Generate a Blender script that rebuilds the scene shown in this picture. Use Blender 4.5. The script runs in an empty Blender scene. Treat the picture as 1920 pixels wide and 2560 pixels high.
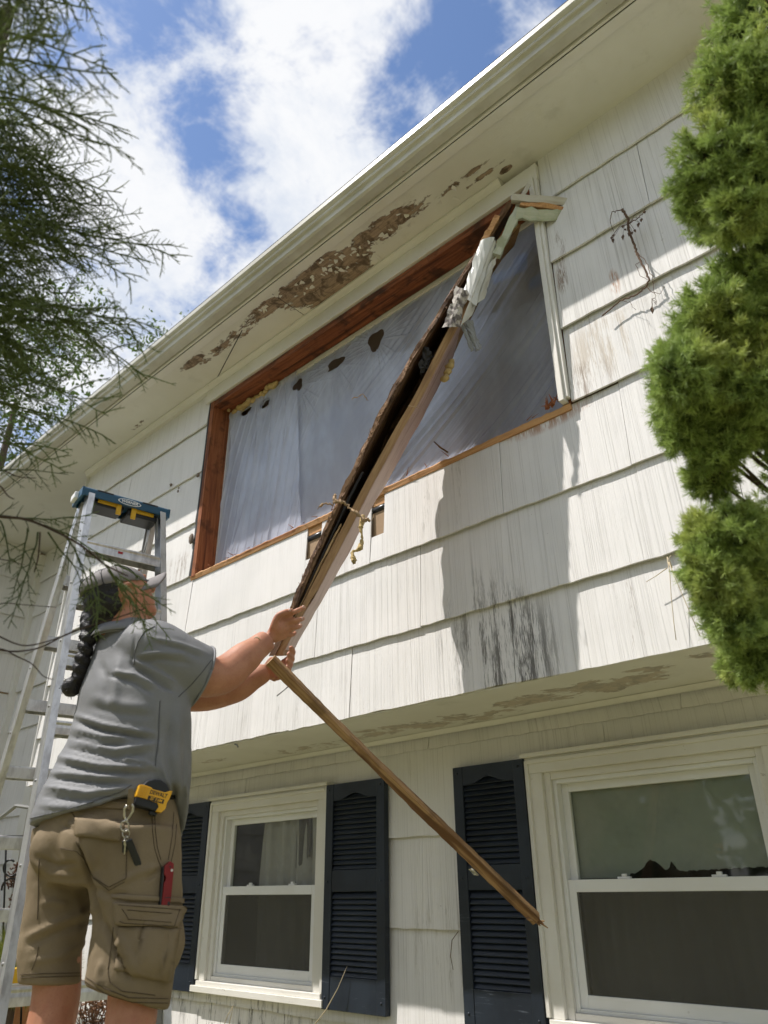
import bpy, bmesh, math, random
import numpy as np
from mathutils import Vector, Matrix
from mathutils.bvhtree import BVHTree
scene = bpy.context.scene
COL = scene.collection
random.seed(7); RNG = np.random.RandomState(11)
# ------------------------------------------------------------------ camera
FPX, PITCH, HEAD, ROLL = 1870.76, math.radians(26.9876), math.radians(47.2316), math.radians(-0.5207)
CAMP = np.array([0.0, -2.5, 0.85])
_fh = np.array([-math.cos(HEAD), math.sin(HEAD), 0.0]); _up = np.array([0, 0, 1.0]); _rt = np.cross(_fh, _up)
FWD = _fh*math.cos(PITCH) + _up*math.sin(PITCH)
_u = -_fh*math.sin(PITCH) + _up*math.cos(PITCH)
RT = _rt*math.cos(ROLL) + _u*math.sin(ROLL); UPV = -_rt*math.sin(ROLL) + _u*math.cos(ROLL)
cam = bpy.data.cameras.new('camera'); camo = bpy.data.objects.new('camera', cam); COL.objects.link(camo)
cam.sensor_fit = 'HORIZONTAL'; cam.sensor_width = 36.0; cam.lens = 36.0*FPX/1920.0
cam.clip_start = 0.02; cam.clip_end = 2000
camo.matrix_world = Matrix(((RT[0], UPV[0], -FWD[0], CAMP[0]), (RT[1], UPV[1], -FWD[1], CAMP[1]),
                            (RT[2], UPV[2], -FWD[2], CAMP[2]), (0, 0, 0, 1)))
cam.dof.use_dof = True; cam.dof.focus_distance = 3.2; cam.dof.aperture_fstop = 5.0
scene.camera = camo
# survey helpers: a photo position (1920 x 2560) to a place in the world
def ray(px, py):
    return FWD + RT*((px-960)/FPX) - UPV*((py-1280)/FPX)
def at(px, py, d):                      # at depth d along the view axis
    return CAMP + ray(px, py)*d
def on_y(px, py, y=0.0):                # on the plane y = const
    v = ray(px, py); return CAMP + v*((y-CAMP[1])/v[1])
def on_z(px, py, z):
    v = ray(px, py); return CAMP + v*((z-CAMP[2])/v[2])
# ------------------------------------------------------------------ sun, sky, exposure
SUNV = np.array([0.93, 1.0, -2.25]); SUNV = SUNV/np.linalg.norm(SUNV)   # direction the light travels
sun = bpy.data.lights.new('sun', 'SUN'); sun.energy = 4.6; sun.angle = math.radians(0.55); sun.color = (1.0, 0.95, 0.895)
suno = bpy.data.objects.new('sun', sun); COL.objects.link(suno)
suno.rotation_euler = Vector(SUNV).to_track_quat('-Z', 'Y').to_euler(); suno.location = (-8, -10, 22)
world = bpy.data.worlds.new('World'); scene.world = world; world.use_nodes = True
scene.view_settings.view_transform = 'Standard'; scene.view_settings.look = 'None'
scene.view_settings.gamma = 1.0; scene.view_settings.use_curve_mapping = False
scene.view_settings.exposure = 0.30
scene.cycles.use_adaptive_sampling = True; scene.cycles.adaptive_threshold = 0.03; scene.cycles.use_denoising = True
scene.cycles.max_bounces = 6; scene.cycles.transparent_max_bounces = 10; scene.cycles.diffuse_bounces = 3

class NT:
    """small node-tree helper: every method returns an output socket"""
    def __init__(s, tree):
        s.t = tree; s.n = tree.nodes; s.l = tree.links
    def node(s, typ, **kw):
        nd = s.n.new(typ)
        for k, v in kw.items(): setattr(nd, k, v)
        return nd
    def put(s, sock, v):
        if v is None: return
        if isinstance(v, bpy.types.NodeSocket): s.l.new(v, sock)
        else:
            try: sock.default_value = v
            except Exception:
                sock.default_value = (v[0], v[1], v[2], 1.0) if hasattr(v, '__len__') else (v, v, v)
    def m(s, op, a, b=None, c=None, clamp=False):
        nd = s.node('ShaderNodeMath', operation=op); nd.use_clamp = clamp
        s.put(nd.inputs[0], a); s.put(nd.inputs[1], b)
        if c is not None: s.put(nd.inputs[2], c)
        return nd.outputs[0]
    def vm(s, op, a, b=None):
        nd = s.node('ShaderNodeVectorMath', operation=op)
        s.put(nd.inputs[0], a); s.put(nd.inputs[1], b)
        return nd.outputs['Value'] if op in ('DOT_PRODUCT', 'LENGTH', 'DISTANCE') else nd.outputs[0]
    def pos(s):
        return s.node('ShaderNodeNewGeometry').outputs['Position']
    def obj(s):
        return s.node('ShaderNodeTexCoord').outputs['Object']
    def uv(s):
        return s.node('ShaderNodeTexCoord').outputs['UV']
    def rnd(s):
        return s.node('ShaderNodeObjectInfo').outputs['Random']
    def sep(s, v):
        nd = s.node('ShaderNodeSeparateXYZ'); s.put(nd.inputs[0], v); return nd.outputs
    def comb(s, x, y, z):
        nd = s.node('ShaderNodeCombineXYZ'); s.put(nd.inputs[0], x); s.put(nd.inputs[1], y); s.put(nd.inputs[2], z); return nd.outputs[0]
    def scale(s, v, xyz, off=None):
        o = s.vm('MULTIPLY', v, tuple(xyz))
        return s.vm('ADD', o, tuple(off)) if off is not None else o
    def noise(s, v, sc=5.0, det=4.0, rough=0.55, dist=0.0, col=False):
        nd = s.node('ShaderNodeTexNoise'); s.put(nd.inputs['Vector'], v)
        nd.inputs['Scale'].default_value = sc; nd.inputs['Detail'].default_value = det
        nd.inputs['Roughness'].default_value = rough; nd.inputs['Distortion'].default_value = dist
        return nd.outputs[1 if col else 0]
    def voro(s, v, sc=5.0, feat='F1', out='Distance'):
        nd = s.node('ShaderNodeTexVoronoi', feature=feat); s.put(nd.inputs['Vector'], v); nd.inputs['Scale'].default_value = sc
        return nd.outputs[out]
    def ramp(s, f, stops, interp='LINEAR'):
        nd = s.node('ShaderNodeValToRGB'); cr = nd.color_ramp; cr.interpolation = interp
        while len(cr.elements) < len(stops): cr.elements.new(0.5)
        for e, (p, c) in zip(cr.elements, stops):
            e.position = p; e.color = (c, c, c, 1) if not hasattr(c, '__len__') else (c[0], c[1], c[2], 1)
        s.put(nd.inputs[0], f); return nd.outputs[0]
    def mr(s, v, a, b, c=0.0, d=1.0, smooth=True):
        nd = s.node('ShaderNodeMapRange'); nd.interpolation_type = 'SMOOTHSTEP' if smooth else 'LINEAR'
        s.put(nd.inputs[0], v)
        for i, x in enumerate((a, b, c, d)): s.put(nd.inputs[i+1], x)
        return nd.outputs[0]
    def mix(s, f, a, b, typ='MIX'):
        nd = s.node('ShaderNodeMix', data_type='RGBA', blend_type=typ)
        s.put(nd.inputs[0], f)
        for sock, v in ((nd.inputs[6], a), (nd.inputs[7], b)):
            if isinstance(v, bpy.types.NodeSocket): s.l.new(v, sock)
            else: sock.default_value = (v[0], v[1], v[2], 1.0)
        return nd.outputs[2]
    def bump(s, h, st=0.3, dist=0.01):
        nd = s.node('ShaderNodeBump'); s.put(nd.inputs['Height'], h)
        nd.inputs['Strength'].default_value = st; nd.inputs['Distance'].default_value = dist
        return nd.outputs[0]

def material(name, col=(0.5, 0.5, 0.5), rough=0.6, metal=0.0, spec=0.4, fn=None, **extra):
    """Principled material; fn(nt, bsdf) adds the procedural part"""
    mt = bpy.data.materials.new(name); mt.use_nodes = True
    nt = NT(mt.node_tree); b = nt.n['Principled BSDF']
    b.inputs['Base Color'].default_value = (*col, 1); b.inputs['Roughness'].default_value = rough
    b.inputs['Metallic'].default_value = metal; b.inputs['Specular IOR Level'].default_value = spec
    for k, v in extra.items(): b.inputs[k.replace('_', ' ')].default_value = v
    if fn: fn(nt, b)
    return mt
def setc(nt, b, v): nt.put(b.inputs['Base Color'], v)
def setn(nt, b, v): nt.put(b.inputs['Normal'], v)

# sky: physical blue with broken white cloud over all of it
wt = NT(world.node_tree); bg = wt.n['Background']
sky = wt.node('ShaderNodeTexSky', sky_type='NISHITA'); sky.sun_disc = False
sky.sun_elevation = math.asin(-SUNV[2]); sky.sun_rotation = math.atan2(-SUNV[0], -SUNV[1])
sky.air_density = 1.1; sky.dust_density = 0.6; sky.ozone_density = 1.6
d = wt.node('ShaderNodeTexCoord').outputs['Generated']
dx, dy, dz = wt.sep(d)
den = wt.m('ADD', wt.m('MAXIMUM', dz, 0.0), 0.22)
cp = wt.comb(wt.m('DIVIDE', dx, den), wt.m('DIVIDE', dy, den), 0.0)
n1 = wt.noise(wt.scale(cp, (1, 1, 1), (3.1, 7.7, 0.0)), 2.3, 7.0, 0.60, 0.15)
n2 = wt.noise(wt.scale(cp, (1, 1, 1), (9.3, 1.2, 4.0)), 9.0, 5.0, 0.66, 0.25)
def gap(px, py, r):                     # a clearing in the cloud seen in this direction
    v = ray(px, py); v = v/np.linalg.norm(v)
    dd = wt.vm('DISTANCE', d, tuple(v)); return wt.mr(dd, 0.0, r, 1.0, 0.0)
gaps = None
for (px, py, r, w) in [(390, 50, .15, 1.0), (455, 230, .11, .85), (500, 390, .09, 1.0), (560, 640, .12, .6), (540, 520, .07, .7), (250, 190, .10, .5),
                       (1140, 170, .15, 1.0), (1060, 300, .12, .8), (980, 60, .07, .3), (1220, 60, .09, .5), (-250, 500, .3, .3), (1500, -200, .3, .4)]:
    g = wt.m('MULTIPLY', gap(px, py, r), w)
    gaps = g if gaps is None else wt.m('MAXIMUM', gaps, g)
dens = wt.m('ADD', wt.m('MULTIPLY', n1, 0.50), wt.m('MULTIPLY', n2, 0.58))
dens = wt.m('SUBTRACT', dens, wt.m('MULTIPLY', gaps, 0.15))
cov = wt.mr(dens, 0.405, 0.585, 0.0, 1.0)
shade = wt.mr(wt.noise(wt.scale(cp, (1, 1, 1), (3.16, 7.63, 0.0)), 4.6, 6.0, 0.64, 0.2), 0.36, 0.62, 0.0, 1.0)
ccol = wt.mix(shade, (5.6, 6.15, 7.1), (8.0, 8.05, 8.15))
skyc = wt.mix(1.0, sky.outputs[0], (1.12, 1.20, 1.34), 'MULTIPLY')
full = wt.mix(wt.m('MULTIPLY', cov, 0.97), skyc, ccol)
# nothing but haze lies below the horizon
full = wt.mix(wt.mr(dz, -0.10, 0.03), (1.6, 1.75, 1.5), full)
wt.put(bg.inputs[0], full); bg.inputs[1].default_value = 0.10
# ------------------------------------------------------------------ mesh helpers
class MB:
    def __init__(s): s.v = []; s.f = []
    def add(s, vs, fs):
        o = len(s.v); s.v += [tuple(map(float, p)) for p in vs]; s.f += [tuple(i+o for i in f) for f in fs]; return s
    def box(s, a, b):
        x0, y0, z0 = a; x1, y1, z1 = b
        return s.add([(x0,y0,z0),(x1,y0,z0),(x1,y1,z0),(x0,y1,z0),(x0,y0,z1),(x1,y0,z1),(x1,y1,z1),(x0,y1,z1)],
                     [(0,3,2,1),(4,5,6,7),(0,1,5,4),(1,2,6,5),(2,3,7,6),(3,0,4,7)])
    def obox(s, c, ax, hs):                      # oriented box: axes as rows, half sizes
        c = np.array(c); ax = np.array(ax); vs = []
        for k in (-1, 1):
            for (i, j) in ((-1,-1),(1,-1),(1,1),(-1,1)):
                vs.append(c + ax[0]*hs[0]*i + ax[1]*hs[1]*j + ax[2]*hs[2]*k)
        return s.add(vs, [(0,3,2,1),(4,5,6,7),(0,1,5,4),(1,2,6,5),(2,3,7,6),(3,0,4,7)])
    def extrude(s, prof, a, b, axis=0):          # closed profile (two other axes) swept from a to b along an axis
        n = len(prof); vs = []
        for t in (a, b):
            for (p, q) in prof:
                vs.append((t, p, q) if axis == 0 else ((p, t, q) if axis == 1 else (p, q, t)))
        fs = [(i, (i+1) % n, n+(i+1) % n, n+i) for i in range(n)]
        fs += [tuple(range(n))[::-1], tuple(range(n, 2*n))]
        return s.add(vs, fs)
    def rings(s, rs, cap=True, closed=True):
        n = len(rs[0]); vs = [p for r in rs for p in r]; fs = []
        for k in range(len(rs)-1):
            for i in range(n if closed else n-1):
                j = (i+1) % n; fs.append((k*n+i, k*n+j, (k+1)*n+j, (k+1)*n+i))
        if cap and closed:
            fs.append(tuple(range(n))[::-1]); fs.append(tuple(range((len(rs)-1)*n, len(rs)*n)))
        return s.add(vs, fs)
    def tube(s, pts, rad, n=6, cap=True, squash=1.0):
        pts = [np.array(p, float) for p in pts]
        if not hasattr(rad, '__len__'): rad = [rad]*len(pts)
        rs = []; ref = None
        for i, p in enumerate(pts):
            t = pts[min(i+1, len(pts)-1)] - pts[max(i-1, 0)]; t = t/(np.linalg.norm(t)+1e-9)
            if ref is None:
                ref = np.cross(t, (0, 0, 1)) if abs(t[2]) < 0.9 else np.cross(t, (1, 0, 0))
            a = ref - t*(ref @ t); a = a/(np.linalg.norm(a)+1e-9); ref = a; b = np.cross(t, a)
            rs.append([p + (a*math.cos(2*math.pi*k/n) + b*squash*math.sin(2*math.pi*k/n))*rad[i] for k in range(n)])
        return s.rings(rs, cap)
    def grid(s, P, flip=False):                  # P[i][j] points
        h, w = len(P), len(P[0]); vs = [p for r in P for p in r]; fs = []
        for i in range(h-1):
            for j in range(w-1):
                q = (i*w+j, i*w+j+1, (i+1)*w+j+1, (i+1)*w+j); fs.append(q[::-1] if flip else q)
        return s.add(vs, fs)
    def ball(s, c, r, nu=10, nv=7, M=None):
        c = np.array(c, float); r = np.array(r if hasattr(r, '__len__') else (r, r, r), float); rs = []
        for i in range(nv+1):
            th = math.pi*(0.02 + 0.96*i/nv); ring = []
            for k in range(nu):
                q = np.array((math.sin(th)*math.cos(2*math.pi*k/nu), math.sin(th)*math.sin(2*math.pi*k/nu), -math.cos(th)))*r
                if M is not None: q = M @ q
                ring.append(c+q)
            rs.append(ring)
        return s.rings(rs)
    def mesh(s, name):
        me = bpy.data.meshes.new(name); me.from_pydata(s.v, [], s.f); me.update(); return me
    def build(s, name, mat, parent=None, smooth=False, bevel=0.0, fix=True):
        me = s.mesh(name)
        if fix:
            bm = bmesh.new(); bm.from_mesh(me); bmesh.ops.recalc_face_normals(bm, faces=bm.faces); bm.to_mesh(me); bm.free()
        return obj(name, me, mat, parent, smooth=smooth, bevel=bevel)
WM = {}
def obj(name, me, mat, parent=None, M=None, smooth=False, bevel=0.0):
    o = bpy.data.objects.new(name, me); COL.objects.link(o)
    if mat is not None and not len(me.materials): me.materials.append(mat)
    if smooth and me.polygons: me.polygons.foreach_set('use_smooth', [True]*len(me.polygons))
    M = M if M is not None else Matrix.Identity(4)
    o.matrix_world = M; WM[o.name] = M
    if parent is not None:
        o.parent = parent; o.matrix_parent_inverse = WM[parent.name].inverted()
    if bevel:
        b = o.modifiers.new('bevel', 'BEVEL'); b.width = bevel; b.segments = 2; b.limit_method = 'ANGLE'
    return o
def tag(o, label=None, cat=None, group=None, kind=None):
    if label: o['label'] = label
    if cat: o['category'] = cat
    if group: o['group'] = group
    if kind: o['kind'] = kind
    return o
def thing(name, label, cat, loc=(0, 0, 0), group=None):
    o = bpy.data.objects.new(name, None); COL.objects.link(o); o.empty_display_size = 0.1
    M = Matrix.Translation(Vector([float(c) for c in loc])); o.matrix_world = M; WM[o.name] = M
    return tag(o, label, cat, group)
def frame(c, x, y=None, z=None):                 # 4x4 from origin and one or two axes (x exact)
    x = np.array(x, float); x /= np.linalg.norm(x)
    if y is None: y = np.cross((0, 0, 1), x) if abs(x[2]) < .95 else np.array((0, 1., 0))
    y = np.array(y, float); y = y - x*(x @ y); y /= np.linalg.norm(y); z = np.cross(x, y)
    return Matrix(((x[0], y[0], z[0], c[0]), (x[1], y[1], z[1], c[1]), (x[2], y[2], z[2], c[2]), (0, 0, 0, 1)))
def textmesh(txt, size, ext, mat, name, parent, M, bold=0.0, sx=1.0, shear=0.0):
    cu = bpy.data.curves.new('t', 'FONT'); cu.body = txt; cu.size = size; cu.extrude = ext; cu.offset = bold
    cu.align_x = 'CENTER'; cu.align_y = 'CENTER'; cu.shear = shear; cu.resolution_u = 3
    t = bpy.data.objects.new('t', cu); COL.objects.link(t)
    dg = bpy.context.evaluated_depsgraph_get(); me = bpy.data.meshes.new_from_object(t.evaluated_get(dg))
    bpy.data.objects.remove(t); bpy.data.curves.remove(cu)
    for v in me.vertices: v.co.x *= sx
    return obj(name, me, mat, parent, M)
def vnoise(P, sc, seed=0, octv=3):               # cheap smooth noise for vertex arrays (N,3) -> (N,)
    r = np.random.RandomState(seed); out = np.zeros(len(P)); a = 1.0
    for o in range(octv):
        for k in range(4):
            dv = r.normal(size=3); dv /= np.linalg.norm(dv); out += a*np.sin((P @ dv)*sc*(0.7+0.6*r.rand()) + r.rand()*6.28 + 1.3*np.sin((P @ r.normal(size=3))*sc*.6))*.25
        a *= .5; sc *= 2.1
    return out
def remesh(o, vox, smooth=6, fac=.5):            # one continuous surface out of overlapping closed shells
    m = o.modifiers.new('r', 'REMESH'); m.mode = 'VOXEL'; m.voxel_size = vox
    if smooth:
        k = o.modifiers.new('s', 'SMOOTH'); k.factor = fac; k.iterations = smooth
    dg = bpy.context.evaluated_depsgraph_get(); me = bpy.data.meshes.new_from_object(o.evaluated_get(dg))
    o.modifiers.clear(); old = o.data; mats = list(old.materials); o.data = me; bpy.data.meshes.remove(old)
    if not len(me.materials):
        for mm in mats: me.materials.append(mm)
    me.polygons.foreach_set('use_smooth', [True]*len(me.polygons)); return me
def verts(me):
    a = np.empty(len(me.vertices)*3); me.vertices.foreach_get('co', a); return a.reshape(-1, 3)
def setverts(me, P): me.vertices.foreach_set('co', np.ascontiguousarray(P).ravel()); me.update()
def normals(me):
    a = np.empty(len(me.vertices)*3); me.vertices.foreach_get('normal', a); return a.reshape(-1, 3)
def bvh_of(me):
    return BVHTree.FromPolygons([v.co[:] for v in me.vertices], [p.vertices[:] for p in me.polygons])
def interp(z, zs, vals): return np.interp(z, zs, vals)
# ------------------------------------------------------------------ materials
def wood(name, c1, c2, c3=None, sc=1.0, bump=.5, rough=.75, axis=0, objspace=True, stain=None):
    def fn(nt, b):
        p = nt.obj() if objspace else nt.pos()
        st = [60*sc]*3; st[axis] = 3*sc
        q = nt.scale(p, st)
        g = nt.noise(q, 1.0, 6, .65, 1.2)
        g2 = nt.noise(nt.scale(p, [22*sc if i != axis else 1.4*sc for i in range(3)]), 1.0, 3, .5, .8)
        c = nt.mix(nt.mr(g, .32, .68), c1, c2)
        if c3: c = nt.mix(nt.mr(g2, .50, .68), c, c3)
        if stain:
            c = nt.mix(nt.m('MULTIPLY', nt.mr(nt.noise(p, 7, 5, .6, .3), .5, .66), stain[1]), c, stain[0])
        setc(nt, b, c); setn(nt, b, nt.bump(nt.m('ADD', g, nt.m('MULTIPLY', g2, .6)), bump, .004))
    return material(name, c1, rough, spec=.25, fn=fn)
def siding_fn(dirt):
    def fn(nt, b):
        p = nt.pos(); x, y, z = nt.sep(p)
        u = nt.m('ADD', x, nt.m('MULTIPLY', y, 1.0))
        off = nt.m('MULTIPLY', nt.rnd(), 37.0)
        v = nt.comb(nt.m('ADD', nt.m('MULTIPLY', u, 190.0), off), off, nt.m('MULTIPLY', z, .8))
        g = nt.noise(v, 1.0, 3.0, .7)                     # combed grooves
        v2 = nt.comb(nt.m('ADD', nt.m('MULTIPLY', u, 34.0), off), off, nt.m('MULTIPLY', z, 2.3))
        g2 = nt.noise(v2, 1.0, 3, .55)
        fine = nt.noise(nt.comb(nt.m('MULTIPLY', u, 260.0), off, nt.m('MULTIPLY', z, 24.0)), 1.0, 3, .6)
        line = nt.mr(g, .49, .30)                         # groove mask
        big = nt.noise(p, 2.2, 4, .55); g2 = nt.m('ADD', g2, nt.m('MULTIPLY', nt.m('SUBTRACT', nt.noise(p, 1.3, 3, .5), .5), .55))
        c = nt.mix(nt.mr(big, .35, .7), (.785, .765, .74), (.72, .705, .68))
        c = nt.mix(nt.m('MULTIPLY', nt.mr(g2, .5, .75), .14), c, (.55, .53, .48))
        c = nt.mix(nt.m('MULTIPLY', line, nt.m('ADD', .24, nt.m('MULTIPLY', nt.mr(g2, .42, .72), .26))), c, (.29, .265, .235))
        # weather specks and bare spots
        sp = nt.mr(nt.noise(p, 55, 3, .6), .70, .76); sp = nt.m('MULTIPLY', sp, nt.mr(nt.noise(p, 3.3, 3, .6), .5, .66))
        c = nt.mix(nt.m('MULTIPLY', sp, .8), c, (.20, .15, .11))
        for (cx, cz, rx, rz, col, amt, thr) in dirt:
            dx = nt.m('DIVIDE', nt.m('SUBTRACT', x, cx), rx); dz = nt.m('DIVIDE', nt.m('SUBTRACT', z, cz), rz)
            r2 = nt.m('ADD', nt.m('MULTIPLY', dx, dx), nt.m('MULTIPLY', dz, dz))
            msk = nt.mr(r2, 1.0, .1)
            stre = nt.mr(nt.m('ADD', nt.m('MULTIPLY', fine, .5), nt.m('MULTIPLY', g2, .62)), thr, thr+.16)
            c = nt.mix(nt.m('MULTIPLY', nt.m('MULTIPLY', msk, stre), amt), c, col)
        setc(nt, b, c)
        h = nt.m('ADD', nt.m('MULTIPLY', nt.mr(g, .25, .55), 1.0), nt.m('MULTIPLY', fine, .35))
        setn(nt, b, nt.bump(h, .42, .004))
    return fn
MAT = {}
BLK = (.075, .07, .063); BRN = (.20, .12, .07); RUST = (.42, .22, .12); TAN = (.45, .36, .25)
MAT['siding'] = material('painted_siding', (.75,.74,.7), .72, spec=.25, fn=siding_fn([
    (-1.66, 1.68, .32, .36, BLK, .7, .52), (-1.60, 1.66, .18, .34, BLK, .6, .49), (-1.78, 1.85, .30, .30, (.20,.19,.17), .7, .55), (-1.12, 1.75, .10, .22, BRN, .7, .62), (-1.95, 2.55, .22, .3, (.30,.28,.25), .7, .60),
    (-2.45, 2.52, .5, .22, BRN, .45, .66), (-1.02, 2.95, .22, .20, TAN, .5, .52), (-.93, 3.22, .030, .10, RUST, .95, .53),
    (-1.16, 3.62, .05, .14, BRN, .9, .54), (-1.17, 3.42, .04, .12, BRN, .8, .56), (-4.25, 2.83, .2, .14, BRN, .8, .56),
    (-1.2, 2.80, .25, .14, BRN, .6, .58), (-1.35, 2.70, .25, .06, RUST, .8, .45), (-3.0, 1.72, .6, .15, (.35,.33,.3), .5, .62)]))
MAT['siding_low'] = material('painted_siding_lower', (.74,.72,.66), .72, spec=.25, fn=siding_fn([
    (-4.1, .28, .8, .14, BLK, .9, .56), (-2.45, .62, .3, .25, (.33,.30,.24), .5, .55), (-3.6, .2, .9, .15, BLK, .8, .58)]))
def paint_fn(c1, c2, bump=.15, speck=.5):
    def fn(nt, b):
        p = nt.pos(); n = nt.noise(p, 3.0, 5, .6); f = nt.noise(nt.scale(p, (1, 1, 1)), 60, 4, .6)
        c = nt.mix(nt.mr(n, .35, .7), c1, c2)
        s = nt.m('MULTIPLY', nt.mr(nt.noise(p, 38, 4, .65), .66, .72), nt.mr(nt.noise(p, 4.5, 3, .6), .48, .62))
        c = nt.mix(nt.m('MULTIPLY', s, speck), c, (.22, .17, .12))
        setc(nt, b, c); setn(nt, b, nt.bump(f, bump, .003))
    return fn
MAT['trim'] = material('white_trim_paint', (.74,.72,.66), .5, fn=paint_fn((.74,.72,.665), (.68,.655,.59)))
MAT['vinyl'] = material('white_vinyl', (.80,.80,.78), .38, fn=paint_fn((.79,.79,.775), (.74,.735,.71), .05, .25))
MAT['gutter'] = material('gutter_enamel', (.56,.545,.47), .30, spec=.55, fn=paint_fn((.58,.565,.49), (.46,.44,.36), .04, .9))
MAT['dark'] = material('dark_gap', (.02,.018,.016), .9)
MAT['roofing'] = material('asphalt_roofing', (.05,.048,.045), .9, fn=lambda nt, b: setc(nt, b, nt.mix(nt.noise(nt.pos(), 120, 3), (.03,.03,.03), (.09,.085,.08))))
def soffit_fn(axis_len, w1=(.22, .15, .10), w2=(.44, .33, .235), edgec=.55, amt=1.0):
    """white board soffit, paint gone in ragged patches along the given spots (x, y, rx, ry, strength)"""
    def fn(nt, b):
        p = nt.pos(); x, y, z = nt.sep(p)
        warp = nt.noise(p, 6.5, 5, .6, .5); fine = nt.noise(nt.scale(p, (12, 34, 12)), 1.0, 5, .62, .9)
        big = nt.noise(p, 1.6, 4, .6)
        c = nt.mix(nt.mr(big, .3, .7), (.75, .735, .675), (.68, .66, .59))
        c = nt.mix(nt.m('MULTIPLY', nt.mr(nt.noise(p, 5.0, 5, .65), .56, .74), .25), c, (.38, .36, .28))
        bare = None
        for (cx, cy, rx, ry, st) in axis_len:
            dx = nt.m('DIVIDE', nt.m('SUBTRACT', x, cx), rx); dy = nt.m('DIVIDE', nt.m('SUBTRACT', y, cy), ry)
            r2 = nt.m('ADD', nt.m('MULTIPLY', dx, dx), nt.m('MULTIPLY', dy, dy))
            g = nt.m('MULTIPLY', nt.mr(r2, 1.3, 0.0), st)
            bare = g if bare is None else nt.m('MAXIMUM', bare, g)
        lev = nt.m('ADD', bare, nt.m('MULTIPLY', nt.m('SUBTRACT', nt.m('ADD', nt.m('MULTIPLY', warp, .6), nt.m('MULTIPLY', fine, .4)), .5), 2.2))
        k = nt.mr(lev, .50, .55); edge = nt.m('MULTIPLY', nt.mr(lev, .44, .50), nt.mr(lev, .57, .52))
        grain = nt.noise(nt.scale(p, (7, 130, 7)), 1.0, 4, .6, 1.0)
        wood_ = nt.mix(nt.mr(grain, .3, .7), w1, w2); wood_ = nt.mix(nt.mr(nt.noise(p, 14, 5, .65, .6), .45, .62), wood_, tuple(q*.55 for q in w1))
        c = nt.mix(nt.m('MULTIPLY', k, amt), c, wood_); c = nt.mix(nt.m('MULTIPLY', edge, edgec), c, (.12, .07, .045))
        setc(nt, b, c)
        setn(nt, b, nt.bump(nt.m('ADD', nt.m('MULTIPLY', k, -1.0), nt.m('MULTIPLY', grain, .25)), .6, .006))
    return fn
MAT['soffit'] = material('soffit_paint', (.72,.7,.62), .65, fn=soffit_fn([
    (-2.62, -.15, .44, .20, .98), (-2.18, -.21, .46, .09, .80), (-2.80, -.24, .42, .09, .80), (-3.10, -.25, .42, .07, .66), (-3.40, -.23, .40, .06, .58), (-3.70, -.21, .3, .05, .52), (-3.94, -.265, .2, .05, .66),
    (-1.90, -.20, .40, .035, .52), (-1.68, -.16, .36, .028, .50), (-1.48, -.10, .26, .022, .52),
    (-5.0, -.1, .3, .03, .35), (-1.36, -.05, .05, .025, .9)]))
MAT['soffit_low'] = material('lower_soffit_paint', (.74,.7,.6), .65, fn=soffit_fn([(-2.2, .38, .5, .16, .58), (-1.5, .28, .55, .15, .62), (-1.05, .15, .3, .08, .55), (-2.6, .34, .5, .13, .54), (-3.2, .40, .6, .11, .48), (-4.2, .3, .5, .08, .42)], (.33,.24,.155), (.50,.39,.27), .12, .62))
MAT['cedar'] = wood('raw_reddish_framing', (.31,.11,.047), (.18,.056,.025), (.085,.03,.016), 1.0, .6, objspace=False, stain=((.045,.022,.014), .8))
MAT['cedar_v'] = wood('raw_reddish_jamb', (.38,.145,.06), (.24,.078,.033), (.12,.04,.02), 1.0, .6, axis=2, objspace=False, stain=((.07,.03,.018), .6))
MAT['fresh'] = wood('fresh_torn_wood', (.62,.36,.17), (.48,.25,.11), (.32,.14,.06), 1.0, .8, objspace=False)
MAT['sheath'] = material('fibre_sheathing', (.36,.25,.15), .9, fn=lambda nt, b: (setc(nt, b, nt.mix(nt.noise(nt.pos(), 160, 4, .7), (.26,.17,.10), (.44,.31,.19))),))
MAT['tarpaper'] = material('tar_paper', (.025,.022,.02), .75)
MAT['room'] = material('room_paint', (.36,.27,.19), .9, fn=lambda nt, b: setc(nt, b, nt.mix(nt.noise(nt.pos(), 1.3, 3), (.40,.30,.21), (.30,.22,.155))))
def shutter_fn(nt, b):
    p = nt.pos(); x, y, z = nt.sep(p)
    g = nt.noise(nt.scale(p, (90, 90, 6)), 1.0, 4, .6); n = nt.noise(p, 5, 4, .6)
    gh = nt.noise(nt.scale(p, (7, 40, 150)), 1.0, 4, .7, .6)
    c = nt.mix(nt.mr(n, .3, .7), (.010, .015, .024), (.018, .026, .040))
    chalk = nt.m('MULTIPLY', nt.mr(gh, .58, .70), nt.m('MULTIPLY', nt.mr(nt.noise(p, 7, 4, .6), .5, .64), nt.mr(z, 1.0, .45)))
    c = nt.mix(nt.m('MULTIPLY', chalk, .6), c, (.22, .25, .30))
    setc(nt, b, c); setn(nt, b, nt.bump(g, .25, .002))
MAT['shutter'] = material('navy_shutter', (.02,.03,.05), .45, spec=.45, fn=shutter_fn)
def glass_fn(tint):
    def fn(nt, b):
        p = nt.pos()
        b.inputs['Transmission Weight'].default_value = 1.0; b.inputs['IOR'].default_value = 1.45
        dirt = nt.mr(nt.noise(p, 9, 5, .65), .45, .8, .02, .16); nt.put(b.inputs['Roughness'], dirt)
    return fn
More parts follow.
